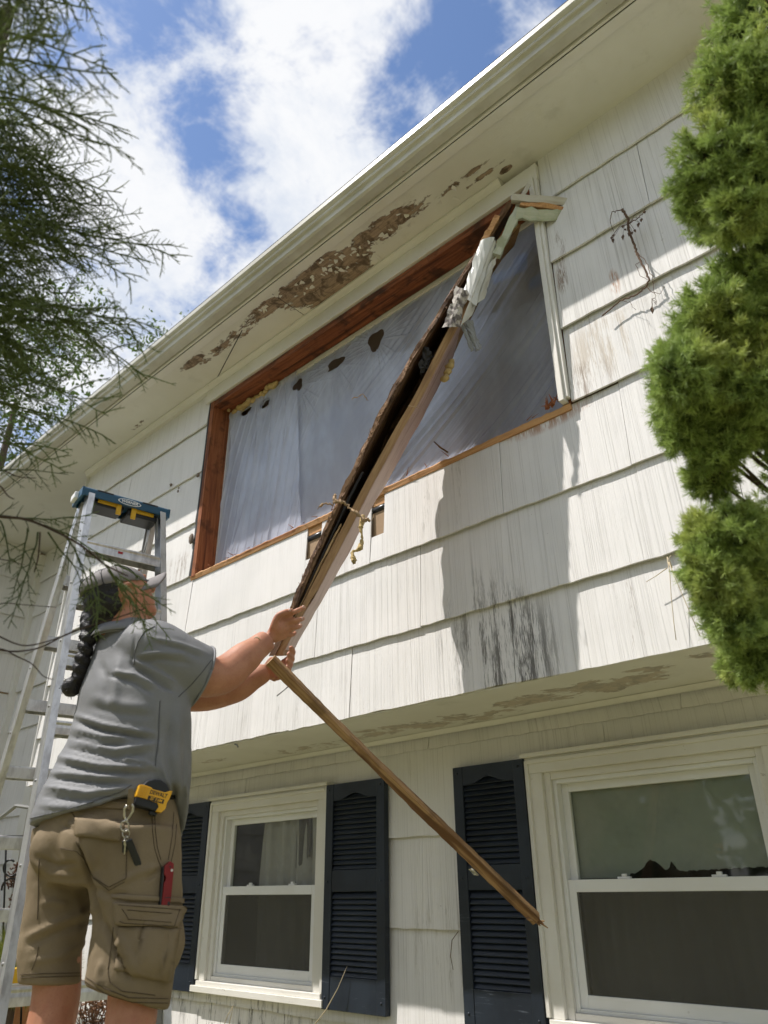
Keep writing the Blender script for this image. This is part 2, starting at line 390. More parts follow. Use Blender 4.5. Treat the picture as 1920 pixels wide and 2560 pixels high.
def mk_glass(name, refl=.9):
    mt = bpy.data.materials.new(name); mt.use_nodes = True; nt = NT(mt.node_tree)
    for nd in list(nt.n): nt.n.remove(nd)
    out = nt.node('ShaderNodeOutputMaterial'); tr = nt.node('ShaderNodeBsdfTransparent'); tr.inputs[0].default_value = (.95,.965,.95,1)
    gl = nt.node('ShaderNodeBsdfGlossy'); gl.inputs['Roughness'].default_value = .03; gl.inputs[0].default_value = (refl, refl, refl, 1)
    df = nt.node('ShaderNodeBsdfDiffuse'); df.inputs[0].default_value = (.30,.29,.27,1)
    fr = nt.node('ShaderNodeFresnel'); fr.inputs[0].default_value = 1.6
    m1 = nt.node('ShaderNodeMixShader'); nt.put(m1.inputs[0], nt.mr(nt.noise(nt.pos(), 7, 5, .65), 0.45, .85, .02, .14)); nt.l.new(tr.outputs[0], m1.inputs[1]); nt.l.new(df.outputs[0], m1.inputs[2])
    m2 = nt.node('ShaderNodeMixShader'); bf = nt.node('ShaderNodeNewGeometry').outputs['Backfacing']; nt.put(m2.inputs[0], nt.m('MULTIPLY', fr.outputs[0], nt.m('SUBTRACT', 1.0, bf))); nt.l.new(m1.outputs[0], m2.inputs[1]); nt.l.new(gl.outputs[0], m2.inputs[2])
    nt.l.new(m2.outputs[0], out.inputs[0]); return mt
MAT['glass'] = mk_glass('window_glass')
def mk_screen():
    mt = bpy.data.materials.new('insect_screen'); mt.use_nodes = True; nt = NT(mt.node_tree)
    for nd in list(nt.n): nt.n.remove(nd)
    out = nt.node('ShaderNodeOutputMaterial'); tr = nt.node('ShaderNodeBsdfTransparent'); df = nt.node('ShaderNodeBsdfDiffuse'); df.inputs[0].default_value = (.12,.115,.10,1)
    m = nt.node('ShaderNodeMixShader'); m.inputs[0].default_value = .45
    nt.l.new(tr.outputs[0], m.inputs[1]); nt.l.new(df.outputs[0], m.inputs[2]); nt.l.new(m.outputs[0], out.inputs[0]); return mt
MAT['screen'] = mk_screen()
MAT['curtain'] = material('grey_curtain', (.40,.38,.33), .9, fn=lambda nt, b: setc(nt, b, nt.mix(nt.noise(nt.scale(nt.pos(), (30, 30, 2)), 1.0, 4), (.42,.40,.36), (.29,.275,.245))))
MAT['blind'] = material('sage_window_film', (.37,.39,.33), .7, fn=lambda nt, b: setc(nt, b, nt.mix(nt.mr(nt.noise(nt.pos(), 2.6, 4), .35, .65), (.33,.33,.285), (.27,.295,.25))))
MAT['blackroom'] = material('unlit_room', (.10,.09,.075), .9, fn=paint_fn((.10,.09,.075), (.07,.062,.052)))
MAT['iron'] = material('black_iron', (.015,.015,.016), .45, spec=.5)
MAT['door'] = wood('orange_door', (.55,.24,.08), (.45,.18,.06), None, .6, .2, axis=2, objspace=False)
# ------------------------------------------------------------------ ground
def ground():
    m = MB(); n = 60; X = np.linspace(-60, 60, n); P = []
    for yy in np.linspace(-70, 50, n):
        P.append([(xx, yy, -0.02 + 0.05*math.sin(xx*.5)*math.cos(yy*.37) if abs(yy) > 3 else -0.02) for xx in X])
    m.grid(P)
    big = [(-900,-900,-.6),(900,-900,-.6),(900,900,-.6),(-900,900,-.6)]
    m.add(big, [(0,1,2,3)])
    def fn(nt, b):
        p = nt.pos(); n1 = nt.noise(p, 1.2, 5, .6); n2 = nt.noise(p, 40, 4, .7)
        c = nt.mix(nt.mr(n1, .35, .65), (.13,.16,.05), (.30,.27,.15)); c = nt.mix(nt.m('MULTIPLY', n2, .5), c, (.36,.32,.21))
        setc(nt, b, c); setn(nt, b, nt.bump(n2, .8, .03))
    o = m.build('lawn', material('dry_lawn', (.25,.23,.12), .95, fn=fn), fix=False); tag(o, kind='structure')
ground()
# ------------------------------------------------------------------ house
house = thing('house', 'white two storey house with combed shingle siding, jutting upper floor and a stripped window opening', 'house', (-2.5, .56, 0))
ZS, ZE = 1.585, 4.275                               # lower and upper soffit heights
WX0, WX1, WZ0, WZ1 = -4.05, -1.25, 2.73, 4.115      # stripped window opening
def panel(parent, x0, x1, zb, zt, yf, mat, lean=.020, th=.011, swap=None, notch=None, jag=.0028):
    """one combed shingle, thick end down; swap turns it onto a wall that faces +x"""
    n = max(3, int((x1-x0)/.05)); xs = np.linspace(x0, x1, n+1); m = MB(); R = random
    rows = []
    zb0 = zb + R.uniform(-.004, .004); yo = R.uniform(-.0022, .0022)
    jb = [R.uniform(-jag, jag) for _ in xs]; tilt = R.uniform(-.003, .003)
    for (tag_, dy, z) in (('b', 0, zb0), ('t', lean, zt), ('t', lean+th*.5, zt), ('b', th, zb0)):
        rows.append([(x, yf+yo+dy, z + (jb[i] + tilt*(i/n-.5) if tag_ == 'b' else 0)) for i, x in enumerate(xs)])
    if swap is not None:
        rows = [[(swap-(y-yf), x, z) for (x, y, z) in r] for r in rows]
    k = n+1; vs = [p for r in rows for p in r]; fs = []
    for a in range(4):
        b = (a+1) % 4
        for i in range(n): fs.append((a*k+i, a*k+i+1, b*k+i+1, b*k+i))
    fs += [(0, k, 2*k, 3*k), (k-1, 2*k-1, 3*k-1, 4*k-1)]
    m.add(vs, fs); return m.build('siding_panel', mat, parent)
def row(parent, x0, x1, zb, zt, yf, mat, wmin=.42, wmax=1.0, swap=None, cuts=None):
    x = x0
    while x < x1-.02:
        w = random.uniform(wmin, wmax); e = min(x+w, x1)
        if x1-e < .25: e = x1
        panel(parent, x+.0012, e-.0012, zb, zt, yf, mat, swap=swap); x = e
ub = MB()                                            # sheathing behind the upper shingles, with the hole for the window
XL, XR = -5.96, 1.6
for (a, b) in (((XL, .045, ZS+.004), (WX0-.02, .075, ZE)), ((WX1+.02, .045, ZS+.004), (XR, .075, ZE)), ((WX0-.02, .045, ZS+.004), (WX1+.02, .075, WZ0-.015)), ((WX0-.02, .045, WZ1+.02), (WX1+.02, .075, ZE))): ub.box(a, b)
upper = ub.build('upper_wall', MAT['sheath'], house)
ZB = [ZS, 1.925, 2.3275, 2.73, 3.13, 3.54, 3.94, ZE+.01]
for i in range(7):
    zb, zt = ZB[i], ZB[i+1]+(.035 if i < 6 else -.01)
    if i == 2:                                       # below the sill: two short pieces are broken away
        zt = 2.728; low = 2.485
        spans = [(XL, -5.1), (-5.1, -4.05), (-4.05, -2.92), (-2.80, -2.413), (-2.322, -1.6), (-1.6, -1.0), (-1.0, -.05), (-.05, 1.0), (1.0, XR)]
        for (a, b) in spans:
            zz = zt if b <= -1.0 and a >= -4.06 else 2.765
            panel(upper, a+.0012, b-.0012, zb, zz, 0.0, MAT['siding'])
        for (a, b, lz) in ((-2.92, -2.80, 2.50), (-2.413, -2.322, 2.475)): panel(upper, a+.001, b-.001, zb, lz, 0.0, MAT['siding'], lean=.010)
    elif i >= 3:
        row(upper, XL, WX0-.03, zb, zt, 0.0, MAT['siding']); row(upper, WX1+.040, XR, zb, zt, 0.0, MAT['siding'])
    else: row(upper, XL, XR, zb, zt, 0.0, MAT['siding'])
for (a, b) in ((-2.935, -2.79), (-2.43, -2.305)):      # what shows where the shingle is missing
    MB().box((a, .030, 2.45), (b, .041, 2.62)).build('sheathing_patch', MAT['sheath'], upper)
    MB().box((a, .026, 2.655), (b, .042, 2.735)).build('raw_plate', MAT['fresh'], upper)
    MB().tube([(a, .034, 2.637), (b, .034, 2.637)], .017, 10).build('black_conduit', material('conduit', (.02,.02,.022), .35, spec=.6), upper, smooth=True)
# under the eave above the opening
MB().box((WX0-.06, -.012, WZ1+.004), (WX1+.04, .040, ZE-.045)).build('frieze_board', MAT['trim'], upper, bevel=.002)
MB().extrude([(-.040, ZE-.002), (-.040, ZE-.016), (-.026, ZE-.030), (-.016, ZE-.046), (.02, ZE-.046), (.02, ZE-.002)], XL, -1.42).build('crown_moulding', MAT['trim'], upper)
# right side casing that is still up
cs = MB(); cs.box((WX1-.004, -.030, WZ0+.004), (WX1+.022, .012, WZ1+.01)); cs.box((WX1+.022, -.018, WZ0+.02), (WX1+.038, .012, WZ1))
cs.build('side_casing', MAT['trim'], upper, bevel=.002)
# ---- stripped opening
op = MB(); op.box((WX0-.028, .004, WZ0), (WX0-.006, .06, WZ1+.012)); op.build('opening_edge', MAT['tarpaper'], house)
opening = MB().box((WX0-.006, .002, WZ0-.012), (WX0+.034, .150, WZ1)).build('window_opening', MAT['cedar_v'], house, bevel=.002)
MB().box((WX0+.034, .004, WZ1-.052), (WX1, .085, WZ1-.002)).build('header_board', MAT['cedar'], opening, bevel=.002)
MB().box((WX0+.036, .086, WZ1-.040), (WX1, .150, WZ1-.003)).build('header_board', MAT['cedar'], opening, bevel=.002)
MB().box((WX0+.020, .150, WZ0+.01), (WX0+.050, .178, WZ1-.03)).build('plaster_edge', MAT['trim'], opening)
MB().box((WX0+.050, .150, WZ1-.072), (WX1, .178, WZ1-.045)).build('plaster_edge', MAT['trim'], opening)
MB().box((WX1-.002, .014, WZ0), (WX1+.03, .178, WZ1)).build('jamb_board', MAT['cedar_v'], opening)
def sill():
    m = MB(); xs = np.linspace(WX0-.02, WX1+.03, 120); top = []; r = np.random.RandomState(3)
    for x in xs:
        j = .012*abs(math.sin(x*9+math.sin(x*23)))*r.rand(); k = .0 if x < -1.9 else .006*r.rand()
        top.append([(x, .012, WZ0-.030), (x, .006-j*.4, WZ0-.006+j*.2), (x, .008+j*.3, WZ0+.000+j*.8-k), (x, .03, WZ0+.010), (x, .175, WZ0+.012), (x, .175, WZ0-.03)])
    m.rings(top); return m.build('sill_plate', MAT['fresh'], opening)
sill()
spl = MB(); r = np.random.RandomState(5)              # splinters left at the right end of the sill
for k in range(16):
    c = np.array((-1.34+.10*r.rand(), .0-.02*r.rand(), WZ0+.012)); dv = np.array((r.normal()*.5, -.2+.3*r.rand(), .5+r.rand())); dv /= np.linalg.norm(dv)
    spl.tube([c, c+dv*(.03+.05*r.rand())], [.006, .001], 4)
for k in range(26):
    x = -4.0 + 2.6*r.rand(); c = np.array((x, .0, WZ0+.005)); dv = np.array((r.normal(), -.3*r.rand(), .35*r.rand())); dv /= np.linalg.norm(dv)
    spl.tube([c, c+dv*(.02+.03*r.rand())], [.003, .0008], 4)
tag(spl.build('splinters', MAT['cedar_v'], opening), kind='stuff')
# expanding-foam lumps tucked into the head, and a roll under it
fm = MB(); r = np.random.RandomState(9)
for x in np.linspace(-3.98, -3.45, 26):
    s = .012+.016*r.rand(); fm.ball((x, .142+.008*r.normal(), WZ1-.062+.006*r.normal()), (s*1.3, s, s*.9), 8, 6)
def foam_fn(nt, b): setc(nt, b, nt.mix(nt.noise(nt.pos(), 45, 4, .7), (.62,.46,.20), (.36,.26,.12))); setn(nt, b, nt.bump(nt.noise(nt.pos(), 90, 4), .8, .01))
MAT['foam'] = material('yellow_foam', (.6,.45,.2), .95, fn=foam_fn)
fo = fm.build('foam_seal', MAT['foam'], opening, smooth=True)
# ---- room behind the opening
rm = MB(); a, b = (-5.9, .19, 2.35), (1.4, 4.2, 4.22)
x0, y0, z0 = a; x1, y1, z1 = b
rm.add([(x0,y0,z0),(x1,y0,z0),(x1,y1,z0),(x0,y1,z0),(x0,y0,z1),(x1,y0,z1),(x1,y1,z1),(x0,y1,z1)], [(0,3,2,1),(4,5,6,7),(1,2,6,5),(2,3,7,6),(3,0,4,7)])
for (p, q) in (((x0, .180, z0), (WX0, .19, z1)), ((WX1, .180, z0), (x1, .19, z1)), ((WX0, .180, z0), (WX1, .19, WZ0)), ((WX0, .180, WZ1-.045), (WX1, .19, z1))): rm.box(p, q)
rm.build('inner_room', MAT['room'], house, fix=False)
# ---- eaves
sf = MB(); sf.box((-14, -.312, ZE), (XR, .60, ZE+.012)); sf.build('soffit', MAT['soffit'], house)
MB().extrude([(-.372, ZE-.014), (-.318, ZE-.012), (-.314, ZE-.004), (-.314, ZE+.02), (-.372, ZE+.02)], -14, XR).build('soffit_edge_strip', MAT['trim'], house)
MB().box((-14, -.386, ZE-.004), (XR, -.374, ZE+.12)).build('fascia', MAT['trim'], house)
MB().box((-14, -.3735, ZE-.008), (XR, -.372, ZE+.10)).build('fascia_gap', MAT['dark'], house)
gp = [(-.392, ZE+.135), (-.392, ZE+.010), (-.446, ZE+.006), (-.460, ZE+.014), (-.461, ZE+.044), (-.466, ZE+.050), (-.479, ZE+.054), (-.482, ZE+.060), (-.482, ZE+.070), (-.496, ZE+.080), (-.501, ZE+.086), (-.501, ZE+.118), (-.496, ZE+.126), (-.480, ZE+.128), (-.478, ZE+.122), (-.484, ZE+.110), (-.486, ZE+.090), (-.472, ZE+.080), (-.456, ZE+.064), (-.450, ZE+.04), (-.446, ZE+.016), (-.398, ZE+.018), (-.396, ZE+.135)]
gut = MB().extrude(gp, -14, XR).build('gutter', MAT['gutter'], house)
for x in (-1.02, -3.38, -5.7): MB().box((x, -.4988, ZE+.090), (x+.014, -.478, ZE+.110)).build('gutter_seam', MAT['gutter'], gut)
for x in np.arange(-5.5, 1.2, .62): MB().tube([(x, -.500, ZE+.118), (x, -.46, ZE+.118)], .003, 6).build('gutter_spike', MAT['dark'], gut)
rf = MB(); rf.add([(-14,-.492,ZE+.134),(XR,-.492,ZE+.134),(XR,3.6,ZE+1.75),(-14,3.6,ZE+1.75),(-14,-.492,ZE+.142),(XR,-.492,ZE+.142),(XR,3.6,ZE+1.78),(-14,3.6,ZE+1.78)], [(0,3,2,1),(4,5,6,7),(0,1,5,4),(1,2,6,5),(2,3,7,6),(3,0,4,7)])
rf.build('roof', MAT['roofing'], house)
sj = MB(); a_, b_ = np.array((-3.40, -.23, ZE-.001)), np.array((-4.05, -.0, ZE-.001)); w_ = np.array((.0012, .003, 0)); sj.add([a_-w_, a_+w_, b_+w_, b_-w_], [(0,1,2,3)]); sj.build('soffit_joint', MAT['dark'], house, fix=False)
sj = MB(); sj.add([(-2.985,-.31,ZE-.001),(-2.981,-.31,ZE-.001),(-2.981,-.0,ZE-.001),(-2.985,-.0,ZE-.001)], [(0,1,2,3)]); sj.build('soffit_joint', MAT['dark'], house, fix=False)
# flakes of paint still hanging from the soffit
fl = MB(); r = np.random.RandomState(21)
for (cx, cy, rx, ry, k) in ((-2.62, -.21, .34, .08, 34), (-2.2, -.18, .4, .05, 18), (-3.2, -.26, .35, .03, 12), (-1.7, -.12, .3, .04, 10)):
    for _ in range(k):
        x = cx+rx*r.normal()*.5; y = cy+ry*r.normal()*.6; L = .012+.03*r.rand(); w = .005+.012*r.rand(); a = r.rand()*6.28; dr = .003+.016*r.rand()**2
        u = np.array((math.cos(a), math.sin(a), 0)); v = np.array((-u[1], u[0], 0)); p = np.array((x, y, ZE-.0015))
        q = [p-v*w, p+v*w, p+u*L*.5+v*w*.8-np.array((0,0,dr*.3)), p+u*L+v*w*.3*r.normal()-np.array((0,0,dr)), p+u*L*.6-v*w*.9-np.array((0,0,dr*.4))]
        fl.add(q, [(0,1,2,3,4)])
flo = fl.build('paint_flakes', MAT['trim'], house, fix=False); tag(flo, kind='stuff')
# ---- lower storey, set back
LY = .53
lw = MB().box((-8.0, .575, -.3), (1.6, .60, ZS+.004)); lw.box((-8.0, .575, ZS+.004), (XL+.01, .60, ZE)); lower = lw.build('lower_wall', MAT['sheath'], house)
LB = [-.10, .30, .70, 1.093, 1.498, ZS+.005]
for i in range(5): row(lower, XL, XR, LB[i], LB[i+1]+(.035 if i < 4 else -.006), LY, MAT['siding_low'], .9, 1.5)
EB = list(np.arange(-.10, 4.0, .40))+[ZE+.02]
for i in range(len(EB)-1): row(lower, -7.98, XL-.004, EB[i], min(EB[i+1]+.03, ZE-.004), LY, MAT['siding'], .7, 1.3)
MB().box((XL, .0135, ZS-.004), (XR, .572, ZS+.003)).build('lower_soffit', MAT['soffit_low'], house)
MB().extrude([(.527, ZS-.006), (.500, ZS-.006), (.518, ZS-.024), (.527, ZS-.026)], XL, XR).build('cove_moulding', MAT['trim'], house)
MB().box((XL-.012, -.004, ZS-.003), (XL-.001, .53, ZE-.002)).build('end_panel', MAT['siding'], house)
# ---- wing that comes forward on the left
wing = MB().box((-8.4, -6.0, -.3), (-8.02, .57, ZE-.004)).build('wing_wall', MAT['sheath'], house)
for i in range(len(EB)-1): row(wing, -6.0, .50, EB[i], min(EB[i+1]+.03, ZE-.006), -8.0, MAT['siding'], .8, 1.4, swap=-8.0)
MB().box((-8.02, .49, -.1), (-7.94, .57, ZE-.05)).build('corner_board', MAT['trim'], wing)
MB().box((-8.02, -6.0, ZE-.05), (-7.975, .49, ZE-.004)).build('frieze_board', MAT['trim'], wing)
# ---- double-hung windows
def window(x0, label, film):
    w = 1.087; x1 = x0+w; zb, zt = .35, 1.404; y = .50
    m = MB()                                          # outer casing with a stepped moulding
    win = MB().box((x0, y+.012, zb+.055), (x0+.075, .565, zt-.085)).build('window', MAT['trim'], house, bevel=.003); win['label'] = label
    def part(name, mat, *bx, bevel=.002, smooth=False):
        mm = MB()
        for a, b in bx: mm.box(a, b)
        return mm.build(name, mat, win, bevel=bevel)
    part('casing_board', MAT['trim'], ((x1-.075, y+.012, zb+.055), (x1, .565, zt-.085)))
    part('head_casing', MAT['trim'], ((x0-.004, y+.008, zt-.085), (x1+.004, .565, zt-.018)))
    part('drip_cap', MAT['trim'], ((x0-.014, y-.014, zt-.018), (x1+.014, .565, zt)))
    part('back_band', MAT['trim'], ((x0-.003, y+.0, zb+.06), (x0+.016, .52, zt-.03)), ((x1-.016, y+.0, zb+.06), (x1+.003, .52, zt-.03)), ((x0+.0165, y-.002, zt-.045), (x1-.0165, .52, zt-.028)))
    part('sill', MAT['trim'], ((x0-.02, y-.016, zb), (x1+.02, .53, zb+.032)), ((x0+.01, y+.0, zb+.032), (x1-.01, .565, zb+.055)))
    i0, i1 = x0+.075, x1-.075
    part('blind_stop', MAT['trim'], ((i0, .532, zb+.055), (i0+.032, .60, zt-.085)), ((i1-.032, .532, zb+.055), (i1, .60, zt-.085)), ((i0+.0325, .534, zt-.115), (i1-.0325, .60, zt-.085)), ((i0+.0325, .536, zb+.055), (i1-.0325, .60, zb+.08)))
    j0, j1 = i0+.032, i1-.032; zt2, zb2, zm = zt-.115, zb+.08, .865
    fr = part('window_frame', MAT['vinyl'], ((j0, .548, zb2), (j0+.018, .61, zt2)), ((j1-.018, .548, zb2), (j1, .61, zt2)), ((j0+.018, .549, zt2-.018), (j1-.018, .61, zt2)), ((j0+.018, .549, zb2), (j1-.018, .61, zb2+.014)))
    k0, k1 = j0+.018, j1-.018; zt3, zb3 = zt2-.018, zb2+.014; s = .034
    part('upper_sash', MAT['vinyl'], ((k0, .584, zm-.012), (k0+s, .606, zt3)), ((k1-s, .584, zm-.012), (k1, .606, zt3)), ((k0+s, .585, zt3-s), (k1-s, .606, zt3)), ((k0+s, .585, zm-.012), (k1-s, .606, zm+.022)))
    part('lower_sash', MAT['vinyl'], ((k0, .558, zb3), (k0+s, .580, zm+.028)), ((k1-s, .558, zb3), (k1, .580, zm+.028)), ((k0+s, .557, zm-.018), (k1-s, .580, zm+.028)), ((k0+s, .557, zb3), (k1-s, .580, zb3+.046)))
    part('pane', MAT['glass'], ((k0+s-.003, .593, zm+.02), (k1-s+.003, .597, zt3-s+.003)), bevel=0)
    part('pane', MAT['glass'], ((k0+s-.003, .570, zb3+.043), (k1-s+.003, .574, zm-.015)), bevel=0)
    part('insect_screen', MAT['screen'], ((k0+s-.002, .5605, zb3+.044), (k1-s+.002, .5615, zm-.016)), bevel=0)
    for xx in (k0+.22, k1-.24): part('sash_lock', MAT['vinyl'], ((xx, .566, zm+.028), (xx+.055, .582, zm+.036)), ((xx+.018, .568, zm+.036), (xx+.038, .580, zm+.046)))
    # what stands behind the glass
    cu = MB(); r = np.random.RandomState(int(abs(x0)*100)); xs = np.linspace(k0, k1, 90); P = []
    if film:
        P = [[(x, .616+.002*math.sin(x*7), z) for x in xs] for z in ()]
        low = zm+.032
        top = []; bot = []
        for i, x in enumerate(xs):
            t = (x-k0)/(k1-k0); e = low + (0 if t < .30 else (.045*math.exp(-((t-.42)/.05)**2) + .035*math.exp(-((t-.52)/.015)**2) + .014 + .02*(t-.3)) + .004*math.sin(i*2.1)*math.sin(i*.7))
            top.append((x, .613, zt3)); bot.append((x, .613, e))
        P = [bot, top]; cu.grid(P); cu.build('window_film', MAT['blind'], win, fix=False)
        c2 = MB(); c2.grid([[(x, .66+.012*math.sin(x*38)+.006*math.sin(x*91), z) for x in xs] for z in np.linspace(zb3, zm+.03, 8)]); c2.build('curtain', MAT['curtain'], win, smooth=True, fix=False)
    else:
        for z in np.linspace(zb3-.02, zt3+.03, 14):
            P.append([(x, .640+.020*math.sin(x*46+.6*math.sin(z*5))+.008*math.sin(x*101+z*3), z) for x in xs[26:]])
        cu.grid(P); cu.build('curtain', MAT['curtain'], win, smooth=True, fix=False)
        MB().grid([[(x, .63+.012*math.sin(x*60), z-.03*math.sin(x*31)*(1 if z < zt3-.2 else 0)) for x in np.linspace(k1-.26, k1-.12, 12)] for z in np.linspace(zt3-.26, zt3, 8)]).build('curtain_tie', MAT['blackroom'], win, fix=False)
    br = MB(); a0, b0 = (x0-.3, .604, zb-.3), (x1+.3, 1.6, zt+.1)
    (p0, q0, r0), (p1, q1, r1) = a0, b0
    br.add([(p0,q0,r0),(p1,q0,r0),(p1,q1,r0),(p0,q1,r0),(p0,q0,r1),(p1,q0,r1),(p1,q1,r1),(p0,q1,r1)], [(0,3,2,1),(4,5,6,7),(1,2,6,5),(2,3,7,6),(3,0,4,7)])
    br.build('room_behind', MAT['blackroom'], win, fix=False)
    return k0, k1
# the wall needs holes there: cut the lower shingles and sheathing that would close the glass
W1X, W2X = -4.317, -1.931
def cut_hole(x0, x1, z0, z1):
    for o in [c for c in lower.children] + [lower]:
        me = o.data; P = verts(me)
        if P[:, 0].max() < x0 or P[:, 0].min() > x1 or P[:, 2].max() < z0 or P[:, 2].min() > z1: continue
        bm = bmesh.new(); bm.from_mesh(me)
        for co, no in (((x0,0,0),(1,0,0)), ((x1,0,0),(1,0,0)), ((0,0,z0),(0,0,1)), ((0,0,z1),(0,0,1))):
            bmesh.ops.bisect_plane(bm, geom=bm.verts[:]+bm.edges[:]+bm.faces[:], plane_co=co, plane_no=no)
        dl = [f for f in bm.faces if x0 < f.calc_center_median().x < x1 and z0 < f.calc_center_median().z < z1]
        bmesh.ops.delete(bm, geom=dl, context='FACES'); bm.to_mesh(me); bm.free()
        if not len(me.polygons): bpy.data.objects.remove(o)
for wx in (W1X, W2X): cut_hole(wx+.03, wx+1.057, .38, 1.36)
window(W1X, 'white double-hung window with a dark grey curtain', False)
window(W2X, 'white double-hung window with sage film behind its upper pane', True)
# ---- louvred shutters
def shutter(x0, x1, label):
    z0, z1 = .345, 1.385; y0, y1 = .492, .527
    MBk = MB().box((x0+.002, y1-.006, z0+.002), (x1-.002, y1-.001, z1-.002))
    sh = MBk.build('shutter', MAT['shutter'], house); sh['label'] = label
    st = .056
    for a, b in ((x0, x0+st), (x1-st, x1)): MB().box((a, y0, z0), (b, y1, z1)).build('stile', MAT['shutter'], sh, bevel=.003)
    arch = [(x0+st, z1), (x0+st, z1-.085)]; n = 14; w = x1-x0-2*st
    for k in range(n+1):
        t = k/n; arch.append((x0+st+w*t, z1-.085 + .030*math.exp(-((t-.5)/.22)**2)))
    arch += [(x1-st, z1)]
    vs = [(x, y0+.003, z) for x, z in arch]+[(x, y1-.007, z) for x, z in arch]; k = len(arch)
    MB().add(vs, [tuple(range(k)), tuple(range(k, 2*k))[::-1]]+[(i, (i+1) % k, k+(i+1) % k, k+i) for i in range(k)]).build('top_rail', MAT['shutter'], sh, bevel=.002)
    MB().box((x0+st, y0+.003, .858), (x1-st, y1-.007, .958)).build('middle_rail', MAT['shutter'], sh, bevel=.002)
    MB().box((x0+st, y0+.003, z0), (x1-st, y1-.007, .485)).build('bottom_rail', MAT['shutter'], sh, bevel=.002)
    for z in (z0+.05, .905, z1-.03):
        for x in (x0+.026, x1-.026): MB().ball((x, y0-.001, z), (.006, .004, .006), 8, 5).build('screw_cap', MAT['shutter'], sh, smooth=True)
    pitch = .0243; hw = w/2-.001; c = (x0+x1)/2
    zs = list(np.arange(.972, 1.335, pitch)) + list(np.arange(.498, .858, pitch))
    me = None
    for z in zs:
        if me is None:
            mm = MB(); mm.add([(-hw,.000,.019),(hw,.000,.019),(hw,.005,.022),(-hw,.005,.022),(-hw,-.019,-.010),(hw,-.019,-.010),(hw,-.016,-.013),(-hw,-.016,-.013)], [(0,1,2,3),(4,7,6,5),(0,4,5,1),(1,5,6,2),(2,6,7,3),(3,7,4,0)]); me = mm.mesh('slat')
        o = obj('slat', me, MAT['shutter'], sh, Matrix.Translation((c, y1-.010, z)))
shutter(-4.762, -4.322, 'navy shutter left of the curtained window, half hidden by the man')
shutter(-3.222, -2.787, 'navy shutter right of the curtained window')
shutter(-2.334, -1.936, 'navy shutter left of the filmed window')
# ---- entrance in the corner by the wing: dark doorway, orange door edge
dr = MB().box((-7.2, .505, -.05), (-7.06, .56, 2.16)); dr.box((-6.15, .505, -.05), (-6.03, .56, 2.16)); dr.box((-7.2, .505, 2.16), (-6.03, .56, 2.28))
de = dr.build('door_surround', MAT['trim'], house, bevel=.003)
MB().box((-7.06, .522, -.05), (-6.15, .528, 2.16)).build('storm_door', material('dark_storm_door', (.015,.016,.018), .25, spec=.6), de)
MB().box((-6.95, .505, -.05), (-6.90, .5215, 2.10)).build('door_stile', MAT['iron'], de)
MB().box((-6.62, .500, -.05), (-6.30, .5215, 1.55)).build('door_leaf', MAT['door'], de)
# ------------------------------------------------------------------ poly sheet over the opening
def mk_poly():
    mt = bpy.data.materials.new('clear_poly_film'); mt.use_nodes = True; nt = NT(mt.node_tree)
    for nd in list(nt.n): nt.n.remove(nd)
    out = nt.node('ShaderNodeOutputMaterial'); tr = nt.node('ShaderNodeBsdfTransparent'); tr.inputs[0].default_value = (.93,.94,.97,1)
    df = nt.node('ShaderNodeBsdfDiffuse'); df.inputs[0].default_value = (.78,.83,.96,1)
    tl = nt.node('ShaderNodeBsdfTranslucent'); tl.inputs[0].default_value = (.80,.83,.92,1)
    gl = nt.node('ShaderNodeBsdfGlossy'); gl.inputs['Roughness'].default_value = .10
    fr = nt.node('ShaderNodeFresnel'); fr.inputs[0].default_value = 1.45
    p = nt.pos(); n = nt.noise(nt.scale(p, (3, 3, 1.4)), 1.0, 4, .6)
    bmp = nt.bump(nt.noise(nt.scale(p, (9, 9, 5)), 1.0, 4, .6, .6), .25, .02)
    for s in (df, tl, gl): nt.l.new(bmp, s.inputs['Normal'])
    nt.l.new(bmp, fr.inputs['Normal'])
    m0 = nt.node('ShaderNodeMixShader'); m0.inputs[0].default_value = .30; nt.l.new(df.outputs[0], m0.inputs[1]); nt.l.new(tl.outputs[0], m0.inputs[2])
    m1 = nt.node('ShaderNodeMixShader'); nt.put(m1.inputs[0], nt.mr(n, .3, .7, .36, .58)); nt.l.new(tr.outputs[0], m1.inputs[1]); nt.l.new(m0.outputs[0], m1.inputs[2])
    m2 = nt.node('ShaderNodeMixShader'); nt.put(m2.inputs[0], nt.m('MULTIPLY', nt.m('MULTIPLY', fr.outputs[0], .9), nt.m('SUBTRACT', 1.0, nt.node('ShaderNodeNewGeometry').outputs['Backfacing']))); nt.l.new(m1.outputs[0], m2.inputs[1]); nt.l.new(gl.outputs[0], m2.inputs[2])
    nt.l.new(m2.outputs[0], out.inputs[0]); return mt
MAT['poly'] = mk_poly()
